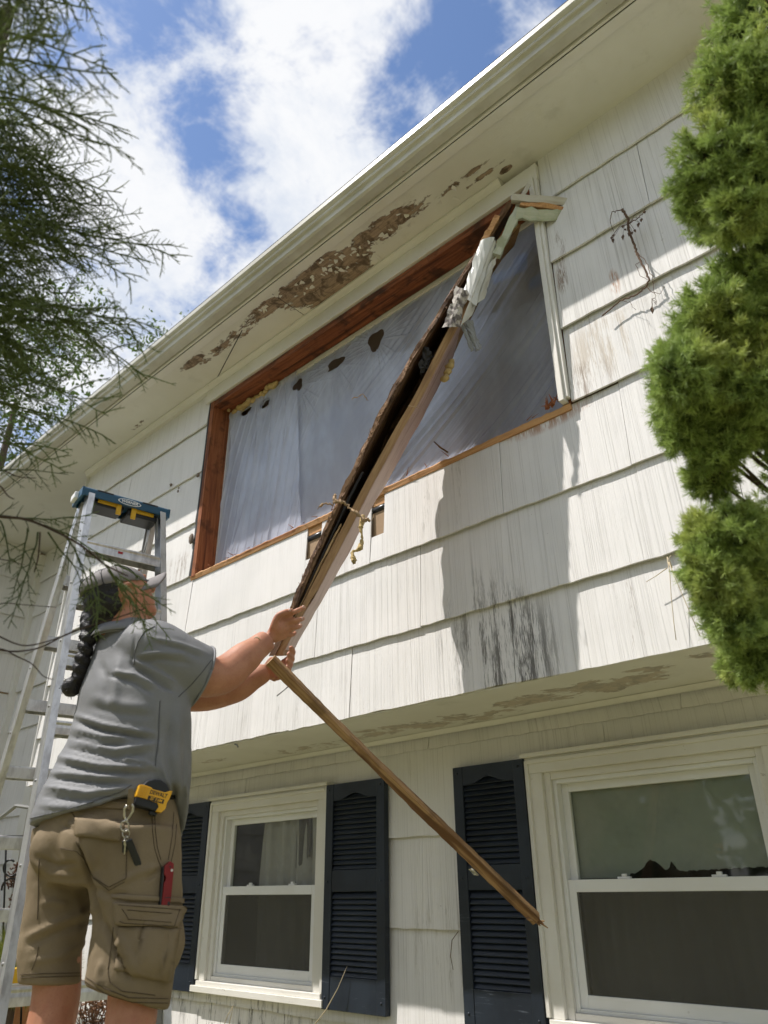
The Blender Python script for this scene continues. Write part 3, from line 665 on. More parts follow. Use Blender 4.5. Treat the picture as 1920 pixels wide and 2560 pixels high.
def poly_sheet():
    root = thing('plastic_sheet', 'wrinkled clear plastic sheet taped inside the stripped window opening', 'plastic sheet', (-2.65, .168, WZ0))
    nx, nz = 720, 340; xs = np.linspace(WX0+.045, WX1-.004, nx); zs = np.linspace(WZ0+.004, WZ1-.040, nz)
    X, Z = np.meshgrid(xs, zs); Y = np.full_like(X, .163)
    holes = [(619,1030,13,10), (668,1010,12,10), (745,963,11,13), (839,911,20,14), (940,851,19,24)]
    hp = [(on_y(a, b, .163), (on_y(a+rx, b, .163)-on_y(a-rx, b, .163))[0]*.5, (on_y(a, b-rz, .163)-on_y(a, b+rz, .163))[2]*.5) for a, b, rx, rz in holes]
    for (c, _, _), k, a in zip(hp, (23, 19, 27, 21, 25), (.006, .006, .008, .006, .007)):     # creases fan out from each strained tear
        dx, dz = X-c[0], Z-c[2]; r = np.hypot(dx, dz)+1e-6; th = np.arctan2(dz, dx)
        w_ = th*k*.5+1.5*np.sin(th*5); Y -= a*1.5*((1-np.abs(np.sin(w_)))**5*(.4+.6*np.sin(th*3.3+k)**2) - .12)*np.exp(-((r-.17)/.17)**2)
    u = X*.80+Z*.62; v = -X*.62+Z*.80                                                        # long diagonal pulls on the right
    wr = np.clip((X+2.75)/.5, 0, 1)*np.clip((4.02-Z-.25*(X+1.25))/.35, 0, 1)
    Y -= wr*(.0075*((1-np.abs(np.sin(v*46+1.2*np.sin(u*3)+3*np.sin(v*9))))**5-.12)+.009*((1-np.abs(np.sin(v*17+.8*np.sin(u*2.1)+2*np.sin(v*5))))**4-.15)+.0035*np.sin(v*120+3*np.sin(u*3)))*(.65+.35*np.sin(v*17+u*3))
    wl = np.clip((-3.0-X)/.4, 0, 1)                                                          # near-vertical hang on the left
    w2 = X*.93-Z*.36
    Y -= wl*(.010*((1-np.abs(np.sin(w2*19+1.2*np.sin(Z*4)+np.sin(X*7))))**4-.15)+.005*((1-np.abs(np.sin(w2*47+2*np.sin(Z*3))))**5-.12))
    Y += .012*np.sin(X*3.1+.5)*np.sin((Z-WZ0)*2.4)
    Y = np.clip(Y, .148, .185); Y = np.where((X > xs[-6]) | (X < xs[5]), np.minimum(Y, .166), Y)
    keep = np.ones((nz-1, nx-1), bool)
    xc = (X[:-1, :-1]+X[1:, 1:])/2; zc = (Z[:-1, :-1]+Z[1:, 1:])/2
    for c, rx, rz in hp:
        dx, dz = (xc-c[0])/rx, (zc-c[2])/rz; an = np.arctan2(dz, dx)
        keep &= (dx*dx+dz*dz) > (1+.35*np.sin(an*3+rx*99))
    vs = np.stack([X, Y, Z], -1).reshape(-1, 3); ii, jj = np.nonzero(keep)
    a = ii*nx+jj; fs = np.stack([a, a+1, a+nx+1, a+nx], -1)
    me = bpy.data.meshes.new('film'); me.from_pydata(vs.tolist(), [], fs.tolist()); me.update()
    obj('film', me, MAT['poly'], root, smooth=True)
    # second layer lapped over the left third
    P = []
    for z in np.linspace(WZ0+.004, WZ1-.055, 140):
        e = -3.12-.10*(z-WZ0); P.append([(x, .144-.012*((1-abs(math.sin(x*15+1.2*math.sin(z*3)+.8*math.sin(x*9))))**4)-.006*((1-abs(math.sin(x*38-z*9+math.sin(z*4))))**5), z) for x in np.linspace(WX0+.052, e, 200)])
    m = MB(); m.grid(P); _c = np.array([np.mean([m.v[i] for i in f], 0) for f in m.f])
    _k = np.ones(len(m.f), bool)
    for c, rx, rz in hp: _k &= ((_c[:, 0]-c[0])/rx)**2+((_c[:, 2]-c[2])/rz)**2 > 1.15
    m.f = [f for f, q in zip(m.f, _k) if q]; m.build('film_overlap', MAT['poly'], root, smooth=True, fix=False)
    P = []
    for t in np.linspace(0, 1, 150):
        rw = []
        for x in np.linspace(WX0+.05, WX1-.008, 420):
            top = float(np.interp(x, [-4.0, -3.3, -2.7, -2.2, -1.25], [3.98, 3.92, 3.86, 3.70, 3.52]))+.02*math.sin(x*6)
            z = WZ0+.004+t*(top-WZ0); u_ = x*.80+z*.62; v_ = -x*.62+z*.80; k = min(max((x+2.9)/.5, 0), 1)
            rw.append((x, .171+k*(.007*((1-abs(math.sin(v_*38+1.2*math.sin(u_*3)+3*math.sin(v_*8))))**5)+.002*math.sin(v_*110))+(1-k)*(.008*((1-abs(math.sin(x*23-z*6+math.sin(z*5))))**4)), z))
        P.append(rw)
    m = MB(); m.grid(P, True); m.build('film_layer', MAT['poly'], root, smooth=True, fix=False)
    tape = material('blue_masking_tape', (.05,.14,.36), .6)
    for (a, b, w, h, rot) in ((1040, 740, 60, 14, -.5), (900, 835, 40, 12, -.5), (1255, 690, 60, 30, .2), (1300, 660, 40, 60, .1), (1345, 700, 55, 34, 0)):
        c = on_y(a, b, .192); s = .0021
        uu = np.array((math.cos(rot), 0, -math.sin(rot))); vv = np.array((math.sin(rot), 0, math.cos(rot)))
        MB().add([c-uu*w*s/2-vv*h*s/2, c+uu*w*s/2-vv*h*s/2, c+uu*w*s/2+vv*h*s/2+uu*.008, c-uu*w*s/2+vv*h*s/2], [(0,1,2,3)]).build('tape', tape, root, fix=False)
poly_sheet()
# ------------------------------------------------------------------ the ripped-out window frame he is lowering
D0 = 2.66; D1 = float((on_y(1290, 495, -.10)-CAMP) @ FWD)
def sof(py): return (1640-py)/(1640-495.0)
def A(px, py, dd=0.0):
    return at(px, py, D0+(D1-D0)*sof(py)+dd)
AWAY = np.array([-.679, .734, 0.30])
def dep(s): return float(np.interp(s, [0, .1, .45, .72, .9, 1.05], [.24, .30, .44, .45, .25, .10]))*(1+.05*math.sin(31*s)+.035*math.sin(77*s+1))
def xat(line, py):
    ys = [p[1] for p in line]; xs = [p[0] for p in line]; o = np.argsort(ys); return float(np.interp(py, np.array(ys)[o], np.array(xs)[o]))
LB_ = [(1272,500),(1180,645),(1045,862),(960,1012),(850,1237),(765,1425),(700,1580),(668,1648)]
RB_ = [(1300,545),(1239,600),(1165,740),(1095,872),(1036,990),(985,1075),(905,1222),(855,1320),(754,1513),(707,1600),(686,1645)]
MAT['oldwood'] = wood('weathered_brown_jamb', (.155,.085,.042), (.09,.045,.022), (.24,.145,.075), 1.0, .9, stain=((.03,.018,.012), .7))
MAT['tanwood'] = wood('bare_tan_wood', (.40,.25,.115), (.28,.16,.07), (.20,.11,.05), 1.0, .6)
MAT['pinkface'] = wood('primed_pinkish_face', (.52,.37,.31), (.44,.30,.245), (.36,.22,.165), .6, .35, rough=.5, stain=((.30,.17,.12), .45))
MAT['bark'] = wood('splintered_edge', (.20,.11,.06), (.11,.06,.032), (.34,.20,.11), 1.6, 1.0, stain=((.04,.02,.012), .6))
AXM = frame(A(690, 1640), A(1285, 505)-A(690, 1640)); AXI = np.array(AXM.inverted())
def loc(p): return (AXI @ np.append(p, 1.0))[:3]
wreck = thing('window_frame', 'long ripped out wooden window frame, dark hollow inside, held up by the man', 'window frame', A(690, 1640))
def strip(name, fnp, y0, y1, mat, n=40, smooth=False, parent=wreck, ragged=0.0, seed=1):
    """board swept along the frame: fnp(py, s) -> list of section points"""
    r = np.random.RandomState(seed); m = MB(); rs = []; jit = None
    for py in np.linspace(y0, y1, n):
        s = sof(py); sec = fnp(py, s)
        if ragged:
            jit = .82*jit + .57*r.normal(size=(8, 3)) if jit is not None else r.normal(size=(8, 3)); sec = [q + jit[i]*ragged for i, q in enumerate(sec)]
        rs.append([loc(q) for q in sec])
    m.rings(rs); me = m.mesh(name); bm = bmesh.new(); bm.from_mesh(me); bmesh.ops.recalc_face_normals(bm, faces=bm.faces); bm.to_mesh(me); bm.free()
    return obj(name, me, mat, parent, AXM, smooth=smooth)
def lboard(py, s):
    x = xat(LB_, py); a = A(x, py); b = A(x+15, py); V = AWAY*dep(s); return [a, b, b+V, a+V]
def rboard(py, s):
    x = xat(RB_, py); w = 20 if py < 1500 else 16; a = A(x, py, .012); b = A(x+w, py, .012); V = AWAY*dep(s); return [a, b, b+V, a+V]
strip('left_board', lboard, 1640, 505, MAT['oldwood'])
strip('right_board', rboard, 1640, 560, MAT['tanwood'])
def pinkf(py, s):                                       # painted outer face of the right board
    x = xat(RB_, py)+(20 if py < 1500 else 16)+.6; V = AWAY*dep(s); a = A(x, py, .020); b = A(x+2, py, .020); return [a, b, b+V*.97, a+V*.97]
strip('painted_face', pinkf, 1625, 800, MAT['pinkface'])
def backb(py, s):
    V = AWAY*(dep(s)*.86); a = A(xat(LB_, py)+14, py)+V; b = A(xat(RB_, py)+2, py)+V; c = AWAY*.012; return [a, b, b+c, a+c]
strip('back_board', backb, 1600, 620, MAT['oldwood'])
def bark(py, s):
    x = xat(LB_, py); w = 8 + 3*math.sin(py*.053)*math.sin(py*.037); return [A(x-2+1.5*math.sin(py*.071), py, -.006), A(x+w, py, -.008), A(x+w, py, .010), A(x-1, py, .012)]
strip('splintered_edge', bark, 1560, 520, MAT['bark'], n=170, ragged=.0016)
def innerstrip(x0, x1, dd, y0, y1, name, mat, seed):
    def f(py, s):
        t = (py-y0)/(y1-y0); l = xat(LB_, py)+15; r_ = xat(RB_, py); a = A(l+(r_-l)*x0, py, dd); b = A(l+(r_-l)*x1, py, dd); c = AWAY*.02; return [a, b, b+c, a+c]
    strip(name, f, y0, y1, mat, n=30, ragged=.0012, seed=seed)
innerstrip(.55, .98, .03, 1640, 1330, 'inner_stop', MAT['tanwood'], 2)
innerstrip(.62, .80, .018, 1600, 1310, 'torn_sliver', wood('pale_torn_wood', (.55,.38,.19), (.42,.27,.12)), 3)
innerstrip(.30, .48, .02, 1560, 1180, 'black_gasket', MAT['tarpaper'], 4)
innerstrip(.05, .25, .05, 1620, 1240, 'inner_stop', MAT['oldwood'], 6)
# metal flashing, torn paper, foam, rubber, old wiring and moss on it
MAT['flash'] = material('white_coated_metal', (.66,.66,.62), .4, spec=.5, fn=paint_fn((.68,.68,.64), (.50,.49,.44), .2, .9))
MAT['zinc'] = material('dull_zinc', (.26,.26,.25), .5, metal=.4)
def plate(name, quad, mat, bend=0.0, th=.003, parent=wreck, dd=-.02, n=10, rag=0.0, seed=2):
    """thin plate, corners given as four survey points with own depth offset; curls about its long side"""
    r = np.random.RandomState(seed); q = [A(x, y, dd+z) for (x, y, z) in quad]; P = []
    for i in range(n+1):
        t = i/n; rw = []
        for j in range(7):
            s = j/6; p = (q[0]*(1-s)+q[1]*s)*(1-t)+(q[3]*(1-s)+q[2]*s)*t
            p = p - FWD*(bend*math.sin(math.pi*s)) + r.normal(size=3)*rag*(1 if 0 < j < 6 else 2); rw.append(p)
        P.append(rw)
    m = MB(); m.grid(P); m.grid([[p+FWD*th for p in rw] for rw in P], True)
    return m.build(name, mat, parent, fix=False)
plate('metal_flashing', [(1202,600,-.02),(1237,592,-.02),(1190,765,-.02),(1152,740,0)], MAT['flash'], .010, rag=.001)
plate('metal_flashing', [(1237,594,-.03),(1243,620,.03),(1180,790,.03),(1150,815,-.03)], MAT['flash'], .004, rag=.0012, seed=3)
plate('metal_flashing', [(1218,665,.0),(1243,640,.02),(1212,745,.02),(1178,772,.0)], MAT['flash'], .012, rag=.001, seed=4)
def paper_fn(nt, b): setc(nt, b, nt.mix(nt.mr(nt.noise(nt.obj(), 30, 4, .6), .45, .6), (.46,.42,.37), (.13,.11,.10)))
plate('crumpled_paper', [(1140,720,-.03),(1172,728,-.03),(1148,818,-.03),(1110,818,-.03)], material('stained_paper', (.4,.38,.33), .9, fn=paper_fn), .02, rag=.0028, seed=5)
plate('torn_screening', [(1155,800,.03),(1180,800,.03),(1203,872,.05),(1190,880,.05)], MAT['zinc'], .01, rag=.002, seed=6)
plate('torn_screening', [(1150,810,.02),(1160,812,.02),(1187,875,.05),(1178,880,.05)], MAT['zinc'], .006, rag=.001, seed=7)
plate('rubber_flap', [(1058,868,.05),(1085,880,.05),(1066,928,.06),(1046,935,.05)], MAT['tarpaper'], .012, rag=.004, seed=8)
# the mouldy corner stub that sticks out to the right at the top
MAT['mould'] = wood('mossy_painted_wood', (.55,.55,.45), (.42,.46,.33), (.62,.60,.52), .7, .6, stain=((.24,.26,.13), .6))
MAT['oldwhite'] = wood('flaking_white_wood', (.58,.56,.50), (.50,.46,.40), (.40,.30,.20), .8, .5)
def bar(name, a, b, up, hs, mat, parent=wreck, tip=1.0, rag=0.0, seed=1):
    """squared bar from a to b with own grain direction"""
    a = np.array(a, float); b = np.array(b, float); L = np.linalg.norm(b-a); M = frame(a, b-a, up); r = np.random.RandomState(seed); rs = []
    for i in range(9):
        t = i/8; k = 1+(tip-1)*t; rs.append([np.array((L*t, sy*hs[0]*k, sz*hs[1]*k))+r.normal(size=3)*rag for sy, sz in ((-1,-1),(1,-1),(1,1),(-1,1))])
    m = MB(); m.rings(rs); me = m.mesh(name); bm = bmesh.new(); bm.from_mesh(me); bmesh.ops.recalc_face_normals(bm, faces=bm.faces); bm.to_mesh(me); bm.free()
    return obj(name, me, mat, parent, M)
bar('corner_stub', A(1278,496,-.05), A(1458,512,-.06), UPV, (.017, .020), MAT['oldwhite'], rag=.002)
bar('corner_stub', A(1300,512,-.045), A(1460,528,-.055), UPV, (.010, .016), MAT['fresh'], rag=.003, seed=2)
bar('mossy_stub', A(1290,535,-.03), A(1430,543,-.04), UPV, (.030, .018), MAT['mould'], rag=.004, seed=3, tip=.85)
bar('mossy_stub', A(1296,525,-.02), A(1240,640,-.01), RT, (.020, .014), MAT['mould'], rag=.003, seed=4)
bar('fresh_break', A(1243,543,-.01), A(1205,612,-.01), RT, (.013, .012), MAT['fresh'], rag=.002, seed=5)
bar('white_stop', on_y(1322,462,-.06), on_y(1293,515,-.10), RT, (.010, .008), MAT['oldwhite'], seed=6)
# wisp of rope, hanging fibre insulation, moss lumps
MAT['rope'] = material('frayed_fibre', (.35,.24,.14), .95)
def curl(pts, r0, n=5, amp=.004, k=40, seed=1, dd=0.0, mat=None, name='fibre', parent=wreck, rr=None):
    r = np.random.RandomState(seed); P = [A(x, y, dd+z) for x, y, z in pts]; t = np.linspace(0, len(P)-1, k); Q = []
    for q in t:
        i = min(int(q), len(P)-2); f = q-i; f = f*f*(3-2*f)*.5+f*.5; Q.append(P[i]*(1-f)+P[i+1]*f + r.normal(size=3)*amp)
    rad = rr if rr is not None else [r0*(1+.35*r.normal()) if 0 < i < k-1 else r0*.4 for i in range(k)]
    rad = [max(.0006, q) for q in rad]
    m = MB(); m.tube(Q, rad, n); return m.build(name, mat or MAT['rope'], parent, smooth=True)
curl([(836,1235,-.03),(838,1255,-.04),(858,1256,-.05),(885,1278,-.05),(910,1300,-.04),(925,1302,-.03)], .006, amp=.003, k=46, name='frayed_cord')
curl([(795,1268,.0),(822,1258,-.02),(836,1256,-.03)], .0035, k=14, seed=2, name='frayed_cord')
curl([(915,1300,-.03),(930,1300,-.03),(936,1286,-.03)], .0015, k=14, seed=3, amp=.001, name='wire')
curl([(908,1290,.0),(902,1320,.0),(905,1350,.0),(900,1372,.0),(880,1380,.0),(885,1400,.0),(884,1408,.0)], .011, amp=.0015, k=50, seed=5, mat=MAT['foam'], name='insulation_strand', n=7, rr=[.010*(.75+.3*math.sin(i*.35)+.12*math.sin(i*1.9)) for i in range(50)])
curl([(880,1000,-.01),(905,985,-.02),(920,1000,-.02)], .002, k=14, seed=6, amp=.002, name='fibre')
curl([(1020,1015,-.03),(1040,1018,-.03),(1050,1022,-.03)], .0015, k=10, seed=8, amp=.001, name='fibre')
mo = MB(); r = np.random.RandomState(14)
for (x, y) in ((1118,930),(1124,915),(1112,945),(1128,905),(1245,612),(1240,618),(1170,770),(1172,760)):
    mo.ball(A(x, y, .10), (.016+.01*r.rand(), .014, .018), 8, 6)
_P = np.array(mo.v); mo.v = [tuple(q) for q in _P+(vnoise(_P, 160, 3, 2)[:, None])*.006*np.array((1, .6, -1))]
mo2 = mo.build('foam_lump', MAT['foam'], wreck, smooth=True)
bk = MB()                                               # bark fibres and slivers standing off the splintered edge
for k in range(150):
    py = r.uniform(540, 1520); x = xat(LB_, py)+r.uniform(-2, 10); p = A(x, py, -.008); ax_ = (A(xat(LB_, py-20), py-20)-A(xat(LB_, py), py)); ax_ /= np.linalg.norm(ax_)
    dv = ax_*r.choice([-1, 1]) + r.normal(size=3)*.35; dv /= np.linalg.norm(dv); bk.tube([p, p+dv*r.uniform(.008, .035)], [.0022, .0005], 3)
tag(bk.build('bark_fibres', MAT['bark'], wreck), kind='stuff')
# ------------------------------------------------------------------ the thin rail hanging down from his hands
MAT['stick'] = wood('striped_fir_rail', (.46,.29,.145), (.24,.13,.06), (.15,.075,.035), 1.3, .8, stain=((.10,.055,.03), .5))
_sa, _sb = at(676, 1650, 2.575), at(1340, 2297, 2.74)
def SP(i, t=0): f = i/5; return _sa*(1-f)+_sb*f - RT*.006*math.sin(math.pi*f)
stick = thing('wooden_rail', 'thin splintered wooden rail hanging diagonally from the man\'s hands past the dark shutter', 'wooden rail', SP(5))
def rail():
    pts = [SP(i) for i in range(6)]; M = frame(pts[0], pts[-1]-pts[0], RT); I = np.array(M.inverted()); r = np.random.RandomState(4); rs = []
    n = 60
    for k in range(n+1):
        q = k/n*5; i = min(int(q), 4); f = q-i; p = (I @ np.append(pts[i]*(1-f)+pts[i+1]*f, 1))[:3]
        h1 = .0185 - .004*max(0, math.sin(k*.11-.4)); h2 = .0165
        rs.append([p+np.array((0, a*h1, b*h2))+r.normal(size=3)*.0006 for a, b in ((-1,-1),(1,-1),(1,.2),(.75,1),(-1,1))])
    m = MB(); m.rings(rs); me = m.mesh('rail'); bm = bmesh.new(); bm.from_mesh(me); bmesh.ops.recalc_face_normals(bm, faces=bm.faces); bm.to_mesh(me); bm.free()
    obj('rail', me, MAT['stick'], stick, M)
    MB().tube([at(720,1717,2.58), at(692,1740,2.56)], .0022, 6).build('nail', MAT['zinc'], stick, smooth=True)
    for (x, y, i) in ((832,1815,1.3), (1184,2180,4)):
        c = at(x, y, 2.57+.035*i); m = MB(); r = np.random.RandomState(int(x))
        m.grid([[c + RT*(.018*(a-.5)) + (UPV*-.7+RT*.6)*(.035*(b-.5)) + FWD*.004*r.normal() for a in np.linspace(0, 1, 4)] for b in np.linspace(0, 1, 6)])
        m.build('metal_clip', MAT['flash'], stick, fix=False)
    c = SP(5); M2 = MB()
    for k in range(7): dv = (pts[-1]-pts[-2]); dv = dv/np.linalg.norm(dv)+r.normal(size=3)*.25; M2.tube([c-dv*.02+r.normal(size=3)*.012, c+dv*.022+r.normal(size=3)*.012], [.006, .002], 4)
    tag(M2.build('broken_end', MAT['stick'], stick), kind='stuff')
rail()
# ------------------------------------------------------------------ dead vine and stray stems on the shingles
def vine():
    root = thing('dead_vine', 'dead brown vine stem with shrivelled leaves clinging to the shingles right of the opening', 'vine', on_y(1625, 735, -.03))
    vm = material('dead_vine_bark', (.10,.06,.04), .9, fn=lambda nt, b: setc(nt, b, nt.mix(nt.noise(nt.pos(), 70, 3), (.05,.032,.022), (.20,.12,.075))))
    def run(pts, r0, r1, name='stem', amp=.004, seed=1):
        r = np.random.RandomState(seed); P = [on_y(x, y, z) for x, y, z in pts]; Q = []
        for i in range(len(P)-1):
            for f in np.linspace(0, 1, 6, endpoint=False): Q.append(P[i]*(1-f)+P[i+1]*f+r.normal(size=3)*amp*.4)
        Q.append(P[-1]); MB().tube(Q, list(np.linspace(r0, r1, len(Q))), 5).build(name, vm, root, smooth=True)
    run([(1555,523,-.05),(1570,545,-.04),(1572,575,-.035),(1585,610,-.035),(1592,632,-.03),(1602,655,-.03),(1616,680,-.03),(1622,700,-.03),(1615,718,-.025),(1590,738,-.022),(1550,752,-.02),(1505,790,-.02)], .006, .003)
    run([(1570,545,-.04),(1553,524,-.05),(1530,530,-.06),(1525,555,-.06),(1535,580,-.06)], .0028, .0012, seed=2)
    run([(1572,560,-.04),(1595,545,-.05),(1610,530,-.055),(1614,522,-.06)], .0025, .001, seed=3)
    run([(1592,630,-.03),(1612,650,-.04),(1630,690,-.05),(1636,730,-.05),(1640,760,-.05)], .002, .0008, seed=4)
    run([(1602,655,-.03),(1590,660,-.04),(1600,690,-.04),(1620,700,-.04)], .0016, .0008, seed=5)
    run([(1615,718,-.025),(1632,732,-.05),(1650,735,-.05),(1662,715,-.04)], .0014, .0007, seed=6)
    run([(1550,752,-.02),(1575,756,-.03),(1590,775,-.03)], .0013, .0007, seed=7)
    run([(1640,760,-.05),(1632,748,-.05),(1628,770,-.05)], .0012, .0008, seed=8)
    lf = MB(); r = np.random.RandomState(31)
    for (x, y) in ((1535,585),(1533,595),(1530,590),(1573,565),(1575,575),(1557,562),(1560,572),(1558,585),(1605,545),(1598,555),(1612,527),(1580,578),(1585,573),(1630,765),(1632,770)):
        an_ = on_y(1572, 560, -.04) if y < 700 else on_y(1637, 745, -.05); lf.tube([on_y(x, y, -.05), (on_y(x, y, -.05)+an_)/2+np.array((0, -.01, .012)), an_], .0009, 3)
        c = on_y(x, y, -.05); dv = np.array((r.normal()*.4, -.3*r.rand(), -1)); dv /= np.linalg.norm(dv); s = np.cross(dv, (0, 1, .2)); s /= np.linalg.norm(s); L = .02+.02*r.rand()
        lf.add([c, c+dv*L*.4+s*.006, c+dv*L, c+dv*L*.5-s*.006+np.array((0,-.006,0))], [(0,1,2),(0,2,3)])
    tag(lf.build('shrivelled_leaf', vm, root, fix=False), kind='stuff')
vine()
def straws():
    sm = material('dry_straw', (.50,.42,.28), .8)
    root = thing('bent_grass_stem', 'pale dry grass stem leaning up against the shutter right of the curtained window', 'grass stem', on_y(800, 2558, .44))
    MB().tube([on_y(780,2570,.45), on_y(815,2525,.45), on_y(845,2470,.46), on_y(868,2415,.48)], [.003,.0028,.002,.001], 5).build('stem', sm, root, smooth=True)
    root = thing('hooked_grass_stem', 'thin brown stem curled in front of the wall between the two dark shutters', 'grass stem', on_y(1135, 2425, .48))
    MB().tube([on_y(1146,2328,.50), on_y(1130,2350,.49), on_y(1126,2390,.48), on_y(1133,2425,.48)], [.0015,.002,.002,.0012], 5).build('stem', material('brown_stem', (.16,.11,.07), .8), root, smooth=True)
    root = thing('grass_loop', 'thin dry stem looping below the curtained window\'s sill', 'grass stem', on_y(560, 2575, .40))
    MB().tube([on_y(556,2575,.42), on_y(568,2540,.42), on_y(583,2514,.42), on_y(580,2530,.42), on_y(570,2570,.42)], .002, 5).build('stem', sm, root, smooth=True)
    root = thing('wall_twig', 'forked dry twig hanging from a shingle edge low beside the spruce', 'twig', on_y(1690, 1520, -.03))
    for pts in ([(1668,1392),(1675,1440),(1678,1490),(1685,1560),(1690,1600)], [(1672,1405),(1690,1450),(1720,1520),(1750,1590)], [(1668,1420),(1640,1440),(1615,1455)], [(1680,1420),(1672,1395),(1678,1388)]):
        MB().tube([on_y(x, y, -.028) for x, y in pts], [.0022]+[.0014]*(len(pts)-1), 4).build('twig_stem', sm, root, smooth=True)
    root = thing('sill_twig', 'short reddish splinter lying across the edge of the window sill', 'splinter', on_y(1105, 1125, -.02))
    MB().tube([on_y(1085,1104,-.03), on_y(1100,1118,-.03), on_y(1120,1131,-.01)], [.003,.005,.004], 5).build('splinter_stem', MAT['bark'], root, smooth=True)
    root = thing('ripped_staple', 'small dark scrap of metal under the lower soffit edge', 'metal scrap', on_z(590, 1863, 1.58))
    c = on_y(592, 1862, .02); MB().tube([c+np.array((-.02,0,.006)), c, c+np.array((.012,0,-.014))], .004, 5).build('scrap_strip', MAT['zinc'], root)
    for k, (x, y, s) in enumerate(((427,1212,.012), (445,1228,.010), (495,1188,.016), (478,1347,.022))):
        nm = ('mud_dauber_nest', ['round grey mud nest on the shingles left of the opening', 'smaller double mud nest just below another on the shingles', 'purplish mud nest beside the top of the left jamb', 'long brown cocoon stuck low beside the left jamb'][k], 'insect nest')
        o = MB(); c = on_y(x, y, -.006); o.ball(c, (s, s*.6, s*(1.8 if k == 3 else 1.1)), 10, 8)
        if k == 1: o.ball(c+np.array((.004, 0, .026)), (s*.8, s*.5, s*.8), 8, 6)
        P = np.array(o.v); P += (vnoise(P, 300, k, 2)[:, None])*.002; o.v = [tuple(q) for q in P]
        tag(o.build(nm[0], material('dry_mud', (.20,.16,.13), .95), smooth=True), nm[1], nm[2], 'insect nests on the upper shingles')
straws()
# ------------------------------------------------------------------ step ladder
MAT['alu'] = material('brushed_aluminium', (.62,.62,.61), .36, metal=.85, fn=lambda nt, b: (setc(nt, b, nt.mix(nt.mr(nt.noise(nt.scale(nt.pos(), (6, 6, 2)), 4, 5, .65), .4, .7), (.66,.66,.65), (.45,.44,.43))), setn(nt, b, nt.bump(nt.noise(nt.scale(nt.pos(), (200, 200, 6)), 1.0, 3), .15, .001))))
MAT['bluecap'] = material('blue_moulded_plastic', (.025,.095,.17), .42, fn=paint_fn((.025,.095,.17), (.02,.075,.135), .06, .3))
MAT['blackplastic'] = material('black_plastic', (.018,.019,.022), .45)
MAT['yellow'] = material('yellow_plastic', (.72,.43,.02), .42, fn=paint_fn((.72,.43,.02), (.62,.35,.015), .05, .3))
MAT['white'] = material('white_print', (.78,.78,.76), .5)
ladder = thing('step_ladder', 'tall aluminium twin step ladder with a blue top cap behind the man', 'ladder', (-3.42, -.80, 0))
LA = math.radians(11); LV = np.array((math.sin(LA), math.cos(LA), 0)); LU = np.array((math.cos(LA), -math.sin(LA), 0)); LZ = np.array((0, 0, 1.0))
LC = np.array((-3.481, -.824, 0.0)); LH = 2.690                                  # cap centre, height of its underside
def LP(u, v, z): return LC + LU*u + LV*v + LZ*z                                  # u across the splay, v along the steps
def lbox(name, c, hs, mat, axes=None, bevel=.002, parent=ladder):
    ax = axes if axes is not None else (LU, LV, LZ)
    M = Matrix(((ax[0][0], ax[1][0], ax[2][0], c[0]), (ax[0][1], ax[1][1], ax[2][1], c[1]), (ax[0][2], ax[1][2], ax[2][2], c[2]), (0, 0, 0, 1)))
    m = MB().box(tuple(-h for h in hs), tuple(hs)); me = m.mesh(name); return obj(name, me, mat, parent, M, bevel=bevel)
cap = MB(); vl, ul = .225, .085                                                   # moulded cap: tapered tray with a skirt
sec = [(-ul-.006, -.052), (-ul-.008, -.012), (-ul+.004, .0), (ul-.004, .0), (ul+.008, -.012), (ul+.006, -.052), (ul-.004, -.052), (ul-.004, -.010), (-ul+.004, -.010), (-ul+.004, -.052)]
cap.rings([[LP(u, v, LH+.055+z) for u, z in sec] for v in (-vl, -vl*.6, 0, vl*.6, vl)])
capo = cap.build('top_cap', MAT['bluecap'], ladder, bevel=.004)
for v in (-vl-.004, vl+.004): lbox('cap_end', LP(0, v, LH+.026), (ul+.004, .007, .026), MAT['bluecap'])
lbox('cap_wheel', LP(-.02, -vl-.018, LH+.028), (.040, .012, .020), MAT['white'], bevel=.006)
lbox('cap_tray', LP(0, -.09, LH-.006), (.060, .085, .014), MAT['blackplastic'], bevel=.006)
lbox('cap_tray', LP(0, .10, LH-.014), (.062, .085, .018), MAT['blackplastic'], bevel=.006)
for v, z in ((-.035, 0), (.045, -.004)):
    lbox('tool_hook', LP(.070, v, LH-.014+z), (.006, .013, .036), MAT['yellow'], bevel=.003)
    lbox('tool_hook', LP(.066, v+(-.055 if v < 0 else .055), LH+.002+z), (.005, .055, .010), MAT['yellow'], bevel=.002)
for v in (-.12, .12): lbox('cap_slot', LP(ul+.0075, v, LH+.045), (.001, .042, .0045), MAT['blackplastic'], bevel=0)
# brand plate on the cap's face
face = Matrix(((LV[0], LZ[0], LU[0], 0), (LV[1], LZ[1], LU[1], 0), (LV[2], LZ[2], LU[2], 0), (0, 0, 0, 1)))
def onface(v, z, e): M = face.copy(); p = LP(ul+.0078+e, v, LH+z); M.translation = Vector(p); return M
el = MB(); n = 40
for (rx, rz, e) in ((.062, .0175, 0),): el.add([(rx*math.cos(2*math.pi*k/n), rz*math.sin(2*math.pi*k/n), 0) for k in range(n)], [tuple(range(n))])
obj('badge', el.mesh('badge'), MAT['white'], ladder, onface(.01, .024, .0012))
el = MB(); el.add([(.056*math.cos(2*math.pi*k/n), .0135*math.sin(2*math.pi*k/n), 0) for k in range(n)], [tuple(range(n))])
obj('badge_field', el.mesh('badge_field'), MAT['bluecap'], ladder, onface(.01, .024, .0022))
textmesh('WERNER', .0215, .0004, MAT['white'], 'badge_lettering', ladder, onface(.01, .0235, .0030), bold=.0006, sx=1.02, shear=.15)
